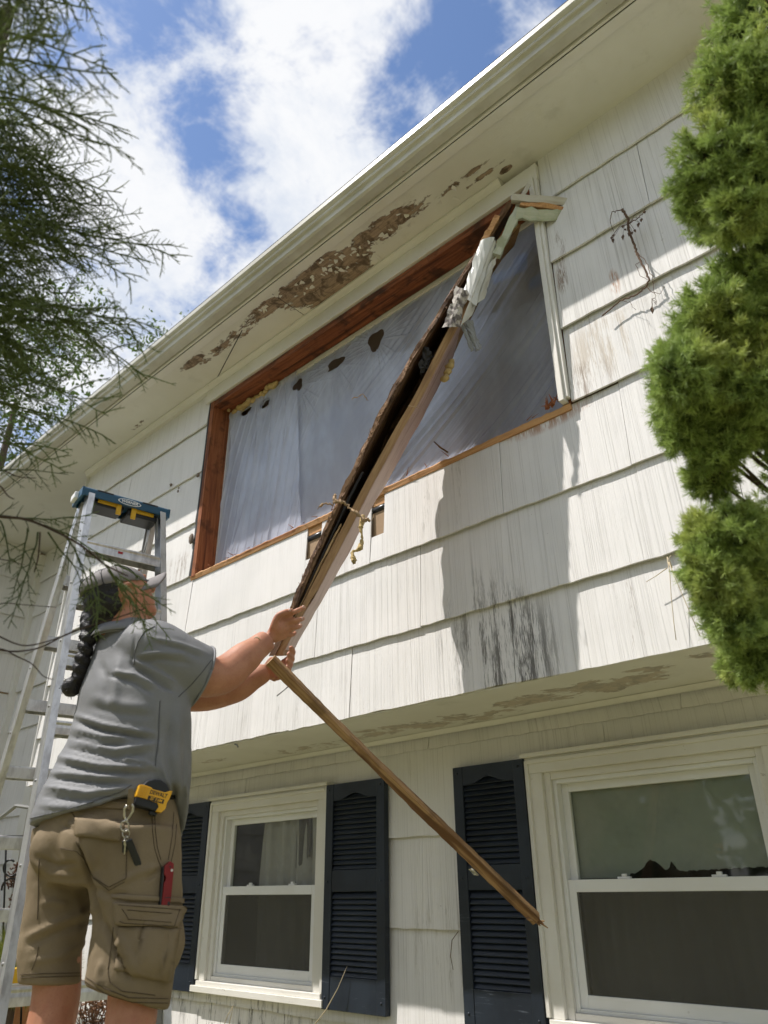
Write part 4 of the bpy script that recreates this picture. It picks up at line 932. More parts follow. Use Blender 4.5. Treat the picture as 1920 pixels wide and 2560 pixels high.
# rails: two frames leaning against each other, flaring towards the ground
TOPU, TOPV, BOTU, BOTV = .070, .190, .74, .30
def rail_pt(su, sv, z):
    t = (LH-z)/LH; return LP(su*(TOPU+(BOTU-TOPU)*t), sv*(TOPV+(BOTV-TOPV)*t), z)
for su in (-1, 1):
    for sv in (-1, 1):
        a, b = rail_pt(su, sv, LH+.015), rail_pt(su, sv, -.02); m = MB(); rs = []
        for p in (a, b):
            w, dpt, th = .043, .015, .004                                          # C channel, web outside
            sec = [(-w, sv*dpt), (w, sv*dpt), (w, -sv*dpt), (w-th, -sv*dpt), (w-th, sv*(dpt-th)), (-w+th, sv*(dpt-th)), (-w+th, -sv*dpt), (-w, -sv*dpt)]
            rs.append([p+LU*u+LV*v for u, v in sec])
        m.rings(rs); ro = m.build('rail', MAT['alu'], ladder)
        for k in range(8):
            z = .34+.305*k; p = rail_pt(su, sv, z)+LV*sv*.0135
            MB().ball(p, .007, 8, 5).build('rivet', MAT['zinc'], ro, smooth=True)
def step(su, z, mat=MAT['alu'], h=.042):
    p = rail_pt(su, 0, z); t = (LH-z)/LH; half = TOPV+(BOTV-TOPV)*t-.012
    m = MB(); c = p
    prof = [(-.038, h*.5), (.038, h*.5), (.040, h*.3), (.036, h*.1), (.040, -h*.2), (.040, -h*.85), (.036, -h*.85), (.034, h*.32), (-.034, h*.32), (-.036, -h*.85), (-.040, -h*.85), (-.040, h*.3)]
    m.rings([[c+LU*u*(su if su else 1)+LV*v+LZ*zz for u, zz in prof] for v in (-half, half)])
    return m.build('step', mat, ladder, bevel=.0015)
for k in range(8):
    for su, dz in ((-1, .385), (1, .30)):
        if LH-dz-.305*k > .1: step(su, LH-dz-.305*k)
lbox('step_label', rail_pt(1, .0, LH-.30)+LU*.0405+LV*-.02+LZ*-.008, (.0008, .012, .006), material('red_label', (.35,.02,.02), .5), bevel=0)
for su in (-1, 1):
    for sv in (-1, 1):                                                             # gusset plates under the cap
        a = rail_pt(su, sv, LH+.0); b = rail_pt(su, sv, LH-.16); c = LP(su*.005, sv*TOPV, LH-.0)
        q = [a-LV*sv*.011, b-LV*sv*.011, c-LV*sv*.011]; MB().add(q+[x-LV*sv*.003 for x in q], [(0,1,2),(3,5,4),(0,3,4,1),(1,4,5,2),(2,5,3,0)]).build('gusset', MAT['zinc'], ladder)
for sv in (-1, 1): MB().tube([rail_pt(-1, sv, 1.15)-LV*sv*.02, rail_pt(0, sv, 1.20)-LV*sv*.02, rail_pt(1, sv, 1.15)-LV*sv*.02], .008, 6).build('spreader', MAT['zinc'], ladder)
a = rail_pt(-1, -1, .52); b = rail_pt(-1, 1, .52)
lbox('yellow_brace', (a+b)/2, (.030, np.linalg.norm(b-a)/2-.012, .030), MAT['yellow'])
# ------------------------------------------------------------------ the man
def proj(P):
    d = np.atleast_2d(P)-CAMP; z = d @ FWD; return np.stack([960+FPX*(d @ RT)/z, 1280-FPX*(d @ UPV)/z], -1)
def depth_of(p): return float((np.array(p)-CAMP) @ FWD)
FH = _fh; B0 = np.array((-2.13, -1.38, 0.0))
def BP(px, py, off=0.0):                                 # on the upright plane through the body's middle, off = nearer/farther
    v = ray(px, py); n = FH; t = ((B0-CAMP) @ n + off)/(v @ n); return CAMP+v*t
LOS = np.array((-.885, .465, 0)); LOSR = np.array((.465, .885, 0))
def fr(phi): p = math.radians(phi); return np.array((math.sin(p), math.cos(p), 0)), np.array((math.cos(p), -math.sin(p), 0))
def unit_(v): return np.array(v)/np.linalg.norm(v)
def segdist(Q, pl):
    best = np.full(len(Q), 1e9); tt = np.zeros(len(Q)); L = [np.hypot(*(np.array(pl[i+1])-pl[i])) for i in range(len(pl)-1)]; tot = sum(L); acc = 0
    for i in range(len(pl)-1):
        a = np.array(pl[i], float); b = np.array(pl[i+1], float); ab = b-a; t = np.clip(((Q-a) @ ab)/(ab @ ab), 0, 1); d = np.hypot(*(Q-a-t[:, None]*ab).T)
        u = d < best; best[u] = d[u]; tt[u] = (acc+t[u]*L[i])/tot; acc += L[i]
    return best, tt
def folds(me, ridges, front=True):
    P = verts(me); N = normals(me); Q = proj(P); D = np.zeros(len(P)); vis = ((P-CAMP)*N).sum(1) < .02
    for pl, w, a in ridges:
        d, t = segdist(Q, pl); D += 1.0*a*np.exp(-(d/(w*.72))**2)*np.clip(np.minimum(t, 1-t)*5+.15, 0, 1)*vis
    setverts(me, P+N*D[:, None])
# ---- materials
def cloth_fn(c1, c2, sc, sheen=0.0, bump=.12):
    def fn(nt, b):
        p = nt.pos(); n = nt.noise(p, 6, 4, .6); w = nt.noise(p, sc, 2, .5); f = nt.noise(p, 22, 4, .6, .5)
        c = nt.mix(nt.mr(n, .3, .7), c1, c2); c = nt.mix(nt.m('MULTIPLY', nt.mr(w, .3, .7), .18), c, tuple(q*.55 for q in c1)); setc(nt, b, c)
        setn(nt, b, nt.bump(nt.m('ADD', nt.m('MULTIPLY', w, .25), f), bump, .006))
    return fn
MAT['shirt'] = material('grey_jersey', (.185,.19,.2), .62, spec=.3, fn=cloth_fn((.225,.227,.233), (.195,.197,.203), 420, bump=.22))
MAT['shorts'] = material('khaki_cotton', (.19,.145,.09), .85, spec=.2, fn=cloth_fn((.245,.19,.12), (.205,.157,.098), 500, bump=.32))
MAT['thread'] = material('brown_thread', (.085,.06,.036), .9)
def skin_fn(nt, b):
    p = nt.pos(); n = nt.noise(p, 14, 4, .6); f = nt.noise(p, 150, 3, .6)
    c = nt.mix(nt.mr(n, .3, .7), (.50,.24,.145), (.42,.185,.11)); c = nt.mix(nt.m('MULTIPLY', nt.mr(f, .48, .72), .30), c, (.33,.13,.08)); c = nt.mix(nt.m('MULTIPLY', nt.mr(nt.noise(p, 34, 4, .6), .55, .7), .35), c, (.46,.17,.11)); c = nt.mix(nt.m('MULTIPLY', nt.mr(nt.noise(p, 330, 2, .5), .68, .74), .5), c, (.20,.09,.05)); setc(nt, b, c)
    setn(nt, b, nt.bump(nt.m('ADD', f, nt.noise(p, 500, 3, .6)), .22, .002))
    b.inputs['Subsurface Weight'].default_value = .12; b.inputs['Subsurface Radius'].default_value = (.012, .005, .003); b.inputs['Subsurface Scale'].default_value = .4
MAT['skin'] = material('skin', (.5,.26,.17), .48, spec=.4, fn=skin_fn)
MAT['hair'] = material('black_hair', (.012,.010,.010), .5, spec=.4, fn=lambda nt, b: setn(nt, b, nt.bump(nt.noise(nt.scale(nt.pos(), (60, 60, 200)), 1.0, 4), .6, .004)))
MAT['cap'] = material('taupe_cap_cloth', (.22,.20,.20), .8, fn=cloth_fn((.23,.21,.205), (.19,.175,.17), 500))
MAT['belt'] = material('black_belt', (.012,.012,.013), .5)
person = thing('person', 'man in grey shirt, khaki cargo shorts and cap with long black braid, gripping a frame', 'person', (-2.13, -1.38, 0))
# ---- body: one skin
bd = MB()
def tb(pts, rad, n=14): bd.tube([np.array(p) for p in pts], rad, n)
def smooth_path(P, R, k=5):
    P = [np.array(p, float) for p in P]; out = []; rr = []
    for i in range(len(P)-1):
        p0 = P[max(i-1, 0)]; p1 = P[i]; p2 = P[i+1]; p3 = P[min(i+2, len(P)-1)]
        for t in np.linspace(0, 1, k, endpoint=False):
            out.append(.5*((2*p1)+(-p0+p2)*t+(2*p0-5*p1+4*p2-p3)*t*t+(-p0+3*p1-3*p2+p3)*t**3)); s = t*t*(3-2*t); rr.append(R[i]*(1-s)+R[i+1]*s)
    return out+[P[-1]], rr+[R[-1]]
def limb(pts, rad, n=14, k=5): P, R = smooth_path(pts, rad, k); bd.tube(P, R, n)
# torso core (under the clothes) and neck
limb([BP(300,1600), BP(320,1720), BP(300,1880), BP(268,2060), BP(262,2160)], [.07, .09, .10, .10, .08], 18)
HCp = at(299, 1489, 2.40)
Hf = .86*LOSR + .22*LOS + np.array((0, 0, .54)); Hf /= np.linalg.norm(Hf)
Hs = np.cross(Hf, (0, 0, 1)); Hs /= np.linalg.norm(Hs)          # his right, towards the camera
Hu = np.cross(Hs, Hf)
HM = np.array([Hf, Hs, Hu]).T
def hd(f, s, u): return HCp + (Hf*f + Hs*s + Hu*u)*.93
limb([BP(312,1600), BP(316,1560), hd(-.015, 0, -.085), hd(.0, 0, -.05)], [.075, .064, .062, .065], 16)
bd.ball(hd(0, 0, .0), (.099, .076, .090), 24, 18, HM)
bd.ball(hd(.040, 0, -.050), (.060, .056, .062), 18, 12, HM)     # jaw
bd.ball(hd(.070, 0, -.088), (.028, .030, .024), 12, 9, HM)      # chin
bd.ball(hd(.094, 0, .030), (.014, .042, .012), 12, 8, HM)       # brow
bd.tube([hd(.094, 0, .022), hd(.104, 0, .002), hd(.118, 0, -.018), hd(.108, 0, -.026)], [.008, .010, .014, .011], 8)   # nose
for s in (-1, 1):
    bd.ball(hd(.106, s*.011, -.022), (.009, .008, .008), 8, 6, HM); bd.ball(hd(.070, s*.040, -.010), (.024, .020, .022), 10, 8, HM)
    bd.ball(hd(.084, s*.030, .012), (.011, .013, .009), 8, 6, HM)
    ear = [hd(.004+.026*math.cos(a), s*(.083+.006*math.sin(a)), -.020+.034*math.sin(a)) for a in np.linspace(-1.2, 3.9, 14)]
    bd.tube(ear, [.007]*14, 6); bd.ball(hd(.010, s*.076, -.018), (.019, .006, .025), 10, 8, HM); bd.ball(hd(.018, s*.081, -.050), (.010, .006, .010), 8, 6, HM)
bd.ball(hd(.098, 0, -.050), (.010, .022, .006), 10, 6, HM); bd.ball(hd(.096, 0, -.062), (.010, .020, .007), 10, 6, HM)  # lips
# right arm and hand (nearer)
limb([at(350,1618,2.30), at(420,1662,2.30), at(500,1690,2.33), at(556,1688,2.39), at(605,1650,2.46), at(645,1618,2.52), at(668,1600,2.55)], [.070, .068, .064, .060, .054, .042, .037], 18)
def finger(pts, r0, r1):
    P, R = smooth_path([at(*p) for p in pts], list(np.linspace(r0, r1, len(pts))), 4); bd.tube(P, R, 9); bd.ball(P[-1], r1*1.02, 9, 7)
# back of the hand: a slab from wrist to the knuckle line
def slab(w, kn, th):
    for k in kn: bd.tube([at(*w), at((w[0]+k[0])/2, (w[1]+k[1])/2, (w[2]+k[2])/2), at(*k)], [th*1.15, th*1.1, th*.9], 9)
RW = (668, 1600, 2.555)
slab(RW, [(706,1539,2.590), (716,1553,2.588), (720,1569,2.590), (714,1588,2.595)], .0150)
bd.ball(at(694, 1570, 2.575), (.030, .020, .032), 12, 9)
finger([(706,1539,2.590), (728,1533,2.590), (746,1525,2.600), (760,1519,2.615)], .0108, .0085)
finger([(716,1553,2.588), (736,1551,2.585), (750,1549,2.598), (757,1547,2.612)], .0106, .0085)
finger([(720,1569,2.590), (737,1569,2.588), (747,1567,2.600), (752,1564,2.615)], .0100, .0080)
finger([(714,1588,2.595), (728,1588,2.592), (735,1585,2.602), (738,1582,2.615)], .0090, .0072)
finger([(682,1572,2.560), (694,1542,2.560), (710,1532,2.562), (727,1527,2.575)], .0140, .0098)
# left arm and hand (beyond)
limb([BP(300,1610,.16), at(420,1720,2.62), at(500,1738,2.60), at(585,1722,2.61), at(640,1693,2.64), at(662,1680,2.66)], [.066, .062, .056, .050, .038, .034], 16)
slab((662,1680,2.66), [(690,1668,2.72), (694,1678,2.715), (694,1688,2.71), (690,1697,2.70)], .0145)
finger([(690,1668,2.70), (718,1648,2.69), (733,1632,2.66), (728,1620,2.635)], .0112, .0095)
finger([(694,1678,2.70), (718,1660,2.685), (731,1648,2.655), (722,1636,2.630)], .0112, .0095)
finger([(694,1688,2.69), (714,1674,2.675), (727,1663,2.648), (719,1652,2.625)], .0106, .0090)
finger([(690,1697,2.68), (710,1688,2.665), (723,1678,2.640), (718,1667,2.620)], .0096, .0082)
finger([(664,1676,2.66), (670,1660,2.655), (678,1648,2.65)], .0130, .0100)
# legs down to the ground
HIPL, HIPR = BP(160,2200,.05), BP(330,2200,-.06)
KL, KR = BP(133,2540,.05), BP(328,2545,-.06)
def leg(hip, knee, s, k=1.0):
    f, r = fr(-35); an = knee.copy(); an[2] = .09; an -= f*.03
    limb([hip, hip*.45+knee*.55, knee+np.array((0,0,.03)), knee-np.array((0,0,.10))-f*.02, (knee*.45+an*.55)-f*.035, an+np.array((0,0,.12)), an], [.056*k, .062*k, .062*k, .062*k, .060, .042, .038], 18)
    bd.tube([an-f*.04+np.array((0,0,-.05)), an+f*.05+np.array((0,0,-.045)), an+f*.17+np.array((0,0,-.06))], [.042, .044, .034], 10)
    return an, f
anL, ff = leg(HIPL, KL, -1, .98); anR, _ = leg(HIPR, KR, 1)
body = bd.build('body', MAT['skin'], person); remesh(body, .0046, 5, .5)
for an in (anL, anR):                                                     # work shoes below the frame
    m = MB(); m.tube([an-ff*.07+np.array((0,0,-.045)), an+np.array((0,0,-.035)), an+ff*.10+np.array((0,0,-.045)), an+ff*.21+np.array((0,0,-.055))], [.046, .052, .046, .034], 14); m.tube([an+np.array((0,0,-.03)), an+np.array((0,0,.07))], [.052, .048], 14)
    o = m.build('shoe', material('brown_boot', (.10,.06,.035), .7), person, smooth=True)
for (x, y, d) in ((758,1517,2.598), (755,1546,2.598), (750,1563,2.602), (724,1525,2.560)):    # finger nails
    p = at(x, y, d); bb = MB(); bb.ball(p, (.005, .004, .006), 8, 6); bb.build('fingernail', material('nail', (.60,.38,.30), .35), body, smooth=True)
MB().tube([at(637+k*4, 1595-3*math.sin(k*1.1)+k*.8, 2.455+k*.012) for k in range(5)], .0022, 6).build('wood_shaving', material('pale_shaving', (.7,.55,.38), .8), body, smooth=True)
# ---- shirt
def loft(rows, phi, n=96, sup=2.0, hem=None, py0=None, nrow=70, ratio=.72):
    """closed trunk from silhouette rows (py, left, right); hem(theta deg) lets the lower edge wander"""
    ys = np.array([r_[0] for r_ in rows], float); xl = np.array([r_[1] for r_ in rows], float); xr = np.array([r_[2] for r_ in rows], float)
    out = []
    for k in range(nrow+1):
        t = k/nrow; ring = []
        for i in range(n):
            th = 2*math.pi*i/n; e = hem(math.degrees((th+math.pi) % (2*math.pi)-math.pi)) if hem else ys[-1]
            y = ys[0]+(e-ys[0])*t
            l = np.interp(y, ys, xl); r_ = np.interp(y, ys, xr); ph = np.interp(y, [ys[0], ys[-1]], phi) if hasattr(phi, '__len__') else phi
            f, rr = fr(ph); c = BP((l+r_)/2, y); dpt = depth_of(c); half = (r_-l)/2*dpt/FPX*.935
            a = half/math.hypot(rr @ LOSR, ratio*(f @ LOSR)); b = ratio*a
            co, si = math.cos(th), math.sin(th); q = (abs(co)**sup+abs(si)**sup)**(-1/sup)
            ring.append(c + rr*(a*q*co) + f*(b*q*si))
        out.append(ring)
    return out
SH_ROWS = [(1556,275,372), (1566,262,392), (1585,250,412), (1620,236,432), (1680,212,452), (1740,192,474), (1800,181,481), (1860,165,482), (1920,134,481), (1980,104,478), (2040,76,472), (2110,62,466)]
HT = [(-180,2066), (-133,2062), (-100,2046), (-70,2022), (-48,2000), (-25,1976), (-8,1966), (6,1975), (20,2030), (34,2085), (47,2108), (90,2100), (140,2080), (180,2066)]
def hemf(t): return float(np.interp(t, [a for a, _ in HT], [b for _, b in HT]))
sm = MB(); sm.rings(loft(SH_ROWS, (-12, -32), hem=hemf))
P_, R_ = smooth_path([at(335,1612,2.31), at(385,1632,2.285), at(430,1662,2.29), at(474,1684,2.315), at(497,1694,2.328)], [.085, .098, .103, .102, .101], 6)
sm.tube(P_, R_, 40); P_S = list(P_)
P_, R_ = smooth_path([BP(300,1605,.10), at(380,1690,2.60), at(440,1722,2.62)], [.09, .092, .088], 6); sm.tube(P_, R_, 30)
# collar
cr = MB(); n = 48; rs = []
nc, nd = BP(310, 1584), hd(-.02, 0, -.08)-BP(310, 1584); nd = nd/np.linalg.norm(nd)
n1_ = np.cross(nd, LOS); n1_ /= np.linalg.norm(n1_); n2_ = np.cross(nd, n1_)
for (h, r_) in ((-.020, .094), (.002, .082), (.016, .078), (.020, .081), (.006, .090), (-.014, .104)):
    rs.append([nc+nd*(h+.010*math.sin(2*math.pi*k/n+2.4))+(n1_*math.cos(2*math.pi*k/n)*1.0+n2_*math.sin(2*math.pi*k/n)*.95)*r_ for k in range(n)])
cr.rings(rs, cap=False); 
shirt = sm.build('shirt', MAT['shirt'], person); me = remesh(shirt, .0068, 7, .5)
P = verts(me); N = normals(me); setverts(me, P+N*(vnoise(P, 17, 3, 3)*.0035+vnoise(P, 48, 5, 2)*.0011)[:, None])
folds(me, [
    ([(377,1594),(450,1610),(516,1634)], 7, .006), ([(377,1604),(450,1622),(512,1648)], 6, -.005),
    ([(340,1639),(400,1632),(470,1638)], 9, .008), ([(345,1652),(405,1648),(480,1660)], 7, -.006),
    ([(336,1585),(334,1632),(328,1670)], 4, -.005), ([(328,1660),(395,1703),(438,1730)], 9, -.014), ([(325,1648),(400,1685),(445,1712)], 9, .008),
    ([(284,1681),(340,1688),(390,1715)], 8, .009), ([(265,1686),(330,1703),(385,1735)], 7, -.008), ([(250,1650),(262,1690),(270,1760)], 14, -.006), ([(300,1640),(290,1700),(285,1780)], 16, .006),
    ([(183,1786),(260,1812),(337,1826),(395,1835)], 8, .009), ([(178,1797),(255,1825),(337,1840),(392,1849)], 6, -.011),
    ([(176,1820),(260,1842),(330,1846)], 8, .008), ([(165,1838),(240,1862),(320,1860)], 6, -.008), ([(178,1847),(289,1876),(400,1858)], 9, .008), ([(160,1868),(280,1893),(395,1880)], 6, -.007),
    ([(140,1890),(250,1914),(386,1920)], 8, .010), ([(132,1906),(250,1929),(380,1934)], 6, -.010), ([(120,1930),(240,1941),(330,1948)], 7, .008), ([(118,1944),(230,1955),(335,1962)], 5, -.010),
    ([(110,1966),(220,1983),(333,1968)], 8, .011), ([(100,1990),(200,2000),(300,1985)], 6, -.007), ([(92,2012),(190,2020),(280,1998)], 8, .006),
    ([(401,1750),(394,1850),(386,1919)], 3, -.004), ([(447,1760),(441,1900),(452,2060)], 12, .009), ([(424,1790),(420,1880),(436,1990)], 9, -.008), ([(466,1800),(464,1900),(462,1990)], 8, -.006),
    ([(398,1900),(420,1960),(445,2040)], 7, .010), ([(385,1930),(410,1990),(440,2080)], 6, -.008), ([(300,1895),(360,1905),(400,1925)], 6, .008), ([(220,1740),(300,1760),(380,1770)], 18, .005), ([(215,1765),(300,1785),(390,1790)], 12, -.004)])
collar = cr.build('collar', MAT['shirt'], shirt, smooth=True)
sv = collar.modifiers.new('s', 'SOLIDIFY'); sv.thickness = .003
sb = bvh_of(me)
def surf(bv, px, py):
    v = ray(px, py); h = bv.ray_cast(Vector(CAMP), Vector(v/np.linalg.norm(v)))
    return (np.array(h[0]), np.array(h[1])) if h[0] is not None else (None, None)
def seam(bv, pl, r_, mat, name, parent, off=.0008, step=4):
    pts = []
    for i in range(len(pl)-1):
        a, b = np.array(pl[i], float), np.array(pl[i+1], float); n = max(2, int(np.hypot(*(b-a))/step))
        for t in np.linspace(0, 1, n, endpoint=(i == len(pl)-2)):
            p, nn = surf(bv, *(a+(b-a)*t))
            if p is not None: pts.append(p+nn*off*(1 if nn @ (p-CAMP) < 0 else -1))
    if len(pts) > 2: MB().tube(pts, r_, 5).build(name, mat, parent, smooth=True)
_ax = unit_(P_S[-1]-P_S[-3]); _e1 = unit_(np.cross(_ax, (0, 0, 1))); _e2 = np.cross(_ax, _e1)
MB().tube([P_S[-1]-_ax*.002+(_e1*math.cos(a)+_e2*math.sin(a))*.1005 for a in np.linspace(0, 6.2832, 40)], .0042, 6).build('sleeve_cuff', MAT['shirt'], shirt, smooth=True)
stt = material('grey_stitching', (.115,.118,.126), .8)
seam(sb, [(387,1566),(362,1578),(345,1605),(337,1635),(336,1662)], .0017, stt, 'shoulder_seam', shirt)
seam(sb, [(400,1752),(398,1800),(396,1860),(388,1915)], .0014, stt, 'side_seam', shirt)
seam(sb, [(530,1648),(506,1680),(478,1712),(446,1742)], .0014, stt, 'sleeve_hem', shirt)
seam(sb, [(76,2046),(150,2028),(230,2006),(300,1980),(330,1962)], .0014, stt, 'shirt_hem', shirt)
# ---- shorts
so = MB()
so.rings(loft([(1944,150,425), (1985,135,442), (2040,108,454), (2100,90,457), (2160,92,456), (2215,110,440)], -35, n=72, nrow=24, ratio=.74, sup=2.0))
def legloft(rows, off, nrow=26, n=48, tilt=0.0):
    ys = [r_[0] for r_ in rows]; rs = []
    for k in range(nrow+1):
        y = ys[0]+(ys[-1]-ys[0])*k/nrow; cx = np.interp(y, ys, [r_[1] for r_ in rows]); w = np.interp(y, ys, [r_[2] for r_ in rows])
        c = BP(cx, y, off); half = w/2*depth_of(c)/FPX*.95; f, rr = fr(-35); a = half/math.hypot(rr @ LOSR, .92*(f @ LOSR)); ring = []
        for i in range(n):
            th = 2*math.pi*i/n; p = c+rr*a*math.cos(th)+f*.92*a*math.sin(th)
            p[2] += tilt*(k/nrow)**4*((p-c) @ LOSR)/half*-.03; ring.append(p)
        rs.append(ring)
    return rs
so.rings(legloft([(2070,165,170), (2130,165,178), (2200,152,168), (2290,141,166), (2360,128,160), (2400,124,156), (2458,125,158)], .05))
so.rings(legloft([(2070,320,250), (2130,330,246), (2200,338,236), (2290,345,224), (2360,340,222), (2440,326,222), (2492,315,222)], -.06, tilt=1.0))
f35, r35 = fr(-35)
so.ball(BP(345,2360,-.09)+r35*.045, (.06, .08, .09), 16, 12)             # bellows pocket fullness
so.ball(BP(255,2110,-.06)-f35*.03, (.095, .095, .09), 16, 12); so.ball(BP(168,2125,.0)-f35*.03, (.082, .082, .085), 16, 12)
shorts = so.build('shorts', MAT['shorts'], person); me2 = remesh(shorts, .0068, 9, .5)
P = verts(me2); N = normals(me2); setverts(me2, P+N*(vnoise(P, 15, 8, 3)*.0042+vnoise(P, 55, 6, 2)*.0013)[:, None])
folds(me2, [
    ([(192,2112),(222,2186),(242,2270),(247,2320)], 8, -.018), ([(210,2120),(240,2190),(262,2270)], 12, .010),
    ([(60,2346),(161,2300),(237,2272)], 11, .009), ([(64,2366),(160,2325),(235,2300)], 9, -.007), ([(70,2404),(150,2392),(225,2350)], 10, .006), ([(85,2140),(140,2165),(195,2160)], 8, -.008), ([(82,2155),(130,2185),(200,2190)], 8, .006), ([(88,2176),(120,2210),(180,2225)], 8, -.006),
    ([(252,2290),(288,2371),(328,2447)], 10, -.014), ([(285,2320),(318,2385),(345,2440)], 12, .010), ([(255,2400),(245,2440),(250,2470)], 10, .008), ([(360,2300),(352,2350),(335,2400)], 9, -.007),
    ([(362,2200),(380,2190),(402,2172)], 8, -.006), ([(300,2205),(350,2180),(398,2165)], 10, .007), ([(430,2160),(420,2200),(405,2160)], 6, -.006), ([(440,2300),(430,2380),(405,2460)], 9, .007), ([(425,2310),(412,2390),(390,2455)], 8, -.006),
    ([(190,2240),(200,2300),(190,2360)], 14, .006), ([(100,2260),(130,2255),(170,2262)], 9, .006), ([(225,2210),(280,2240),(320,2235)], 9, -.007), ([(150,2060),(185,2075),(200,2110)], 8, -.008)])
pb = bvh_of(me2); TH = MAT['thread']
def patch(bv, quad, nu, nv, off, th, mat, name, parent, ripple=0.0, seed=1, edge=.9):
    """a sewn-on cloth piece that follows the surface below it; quad = four survey corners"""
    r_ = np.random.RandomState(seed); q = [np.array(c, float) for c in quad]; T = []; Bm = []
    for i in range(nv+1):
        rt, rb = [], []
        for j in range(nu+1):
            s, t = j/nu, i/nv; p = (q[0]*(1-s)+q[1]*s)*(1-t)+(q[3]*(1-s)+q[2]*s)*t; h, nn = surf(bv, *p)
            if h is None: h, nn = (rt[-1]-nlast*off if rt else BP(*p)), (nlast if rt else -LOS)
            if nn @ (h-CAMP) > 0: nn = -nn
            nlast = nn; e = min(s, 1-s, t, 1-t); o = off*(edge+(1-edge)*min(1, e*5)) + ripple*math.sin(s*17+t*9+seed)*math.sin(t*7+s*5)
            rt.append(h+nn*(o+th)); rb.append(h-nn*.004)
        T.append(rt); Bm.append(rb)
    m = MB(); m.grid(T); k = (nu+1)*(nv+1); m.grid(Bm, True)
    w = nu+1; loop = [j for j in range(w)]+[i*w+nu for i in range(1, nv+1)]+[nv*w+j for j in range(nu-1, -1, -1)]+[i*w for i in range(nv-1, 0, -1)]
    m.f += [(loop[i], loop[(i+1) % len(loop)], k+loop[(i+1) % len(loop)], k+loop[i]) for i in range(len(loop))]
    o_ = m.build(name, mat, parent, smooth=False); o_.data.polygons.foreach_set('use_smooth', [i < nu*nv for i in range(len(o_.data.polygons))]); return o_
patch(pb, [(296,2316),(444,2322),(422,2455),(288,2425)], 16, 12, .006, .003, MAT['shorts'], 'cargo_pocket', shorts, .001, 1)
fp = patch(pb, [(288,2255),(457,2268),(440,2322),(292,2312)], 20, 8, .012, .003, MAT['shorts'], 'pocket_flap', shorts, .0012, 2)
patch(pb, [(281,2234),(456,2246),(456,2258),(281,2247)], 20, 3, .004, .002, MAT['shorts'], 'pocket_band', shorts, .0, 3)
patch(pb, [(192,2050),(312,2062),(302,2102),(196,2090)], 16, 6, .009, .003, MAT['shorts'], 'back_pocket_flap', shorts, .001, 4)
patch(pb, [(102,1987),(338,2006),(337,2026),(99,2010)], 30, 3, .003, .002, MAT['shorts'], 'waistband', shorts)
patch(pb, [(110,1974),(446,1978),(450,1999),(102,1996)], 40, 3, .002, .002, MAT['belt'], 'belt', shorts)
for pl in ([(190,2104),(228,2190),(272,2218),(315,2196),(318,2100)], [(196,2108),(234,2196),(273,2226),(312,2204)], [(379,2020),(381,2075),(386,2120),(397,2155),(402,2168)], [(386,2022),(388,2075),(393,2118),(402,2150)],
           [(402,2170),(399,2215),(396,2248)], [(434,2030),(430,2090),(420,2150)], [(441,2060),(437,2110),(427,2155)], [(52,2436),(120,2434),(208,2432)], [(52,2444),(120,2442),(208,2440)],
           [(212,2452),(260,2482),(320,2505),(420,2508)], [(212,2441),(262,2471),(322,2494),(420,2497)], [(270,2428),(275,2455),(305,2478),(388,2488)], [(284,2318),(274,2400),(270,2424)], [(345,2330),(330,2395),(328,2440)], [(98,2150),(96,2240),(94,2300)], [(97,2365),(90,2400),(80,2425)],
           [(170,2018),(200,2060),(240,2052)], [(150,2120),(190,2128),(212,2150)]):
    seam(pb, pl, .0009, TH, 'stitching', shorts, .001)
for pl in ([(296,2262),(452,2274)], [(299,2303),(310,2308),(436,2316),(449,2274)], [(305,2272),(316,2288),(322,2300)], [(318,2275),(430,2284)], [(320,2298),(428,2306)], [(182,2060),(306,2071)], [(186,2081),(300,2094)], [(190,2068),(300,2082)]):
    fb = bvh_of(fp.data) if pl[0][0] > 280 and pl[0][1] > 2200 else None
    if fb: seam(fb, pl, .0009, TH, 'stitching', fp, .0008)
MB().tube([at(330,1978,2.0-.06), at(328,2000,2.0-.07), at(326,2022,2.0-.06)], .005, 6, squash=2).build('belt_loop', MAT['shorts'], shorts)
# ---- hair, braid, cap
hm = MB(); hm.ball(hd(-.052, 0, -.004), (.064, .074, .084), 20, 14, HM); hm.ball(hd(-.066, .0, -.055), (.042, .050, .050), 14, 10, HM); hm.ball(hd(-.03, 0, .025), (.08, .078, .075), 16, 12, HM)
P_, R_ = smooth_path([hd(-.085, .0, -.06), at(232,1545,2.36), at(224,1578,2.32), at(215,1620,2.29), at(204,1662,2.27), at(194,1695,2.26), at(184,1722,2.26)], [.040, .034, .025, .022, .020, .019, .022], 8)
for i, (p, q) in enumerate(zip(P_, R_)):                                  # plaited lobes
    a = i*1.25; hm.ball(p+(RT*math.cos(a)+FWD*math.sin(a))*q*.5, (q*.72, q*.72, q*.85), 9, 7)
hm.ball(at(180,1716,2.26), (.032, .030, .030), 12, 9)
hair = hm.build('hair', MAT['hair'], person); remesh(hair, .0045, 1, .4)
P = verts(hair.data); N = normals(hair.data); setverts(hair.data, P+N*(vnoise(P, 90, 4, 3)*.0035)[:, None])
st_ = MB(); r_ = np.random.RandomState(8); PP = verts(hair.data); NN = normals(hair.data)
for i in r_.choice(len(PP), 700): dv = NN[i]*.5+r_.normal(size=3)*.4+np.array((0, 0, -.5)); dv /= np.linalg.norm(dv); st_.tube([PP[i]-NN[i]*.002, PP[i]+dv*.006+NN[i]*.002, PP[i]+dv*r_.uniform(.004, .008)], [.0008, .0006, .0003], 3, cap=False)
tag(st_.build('loose_strands', MAT['hair'], hair, fix=False), kind='stuff')
cp_ = MB(); nU, nV = 40, 14; rs = []
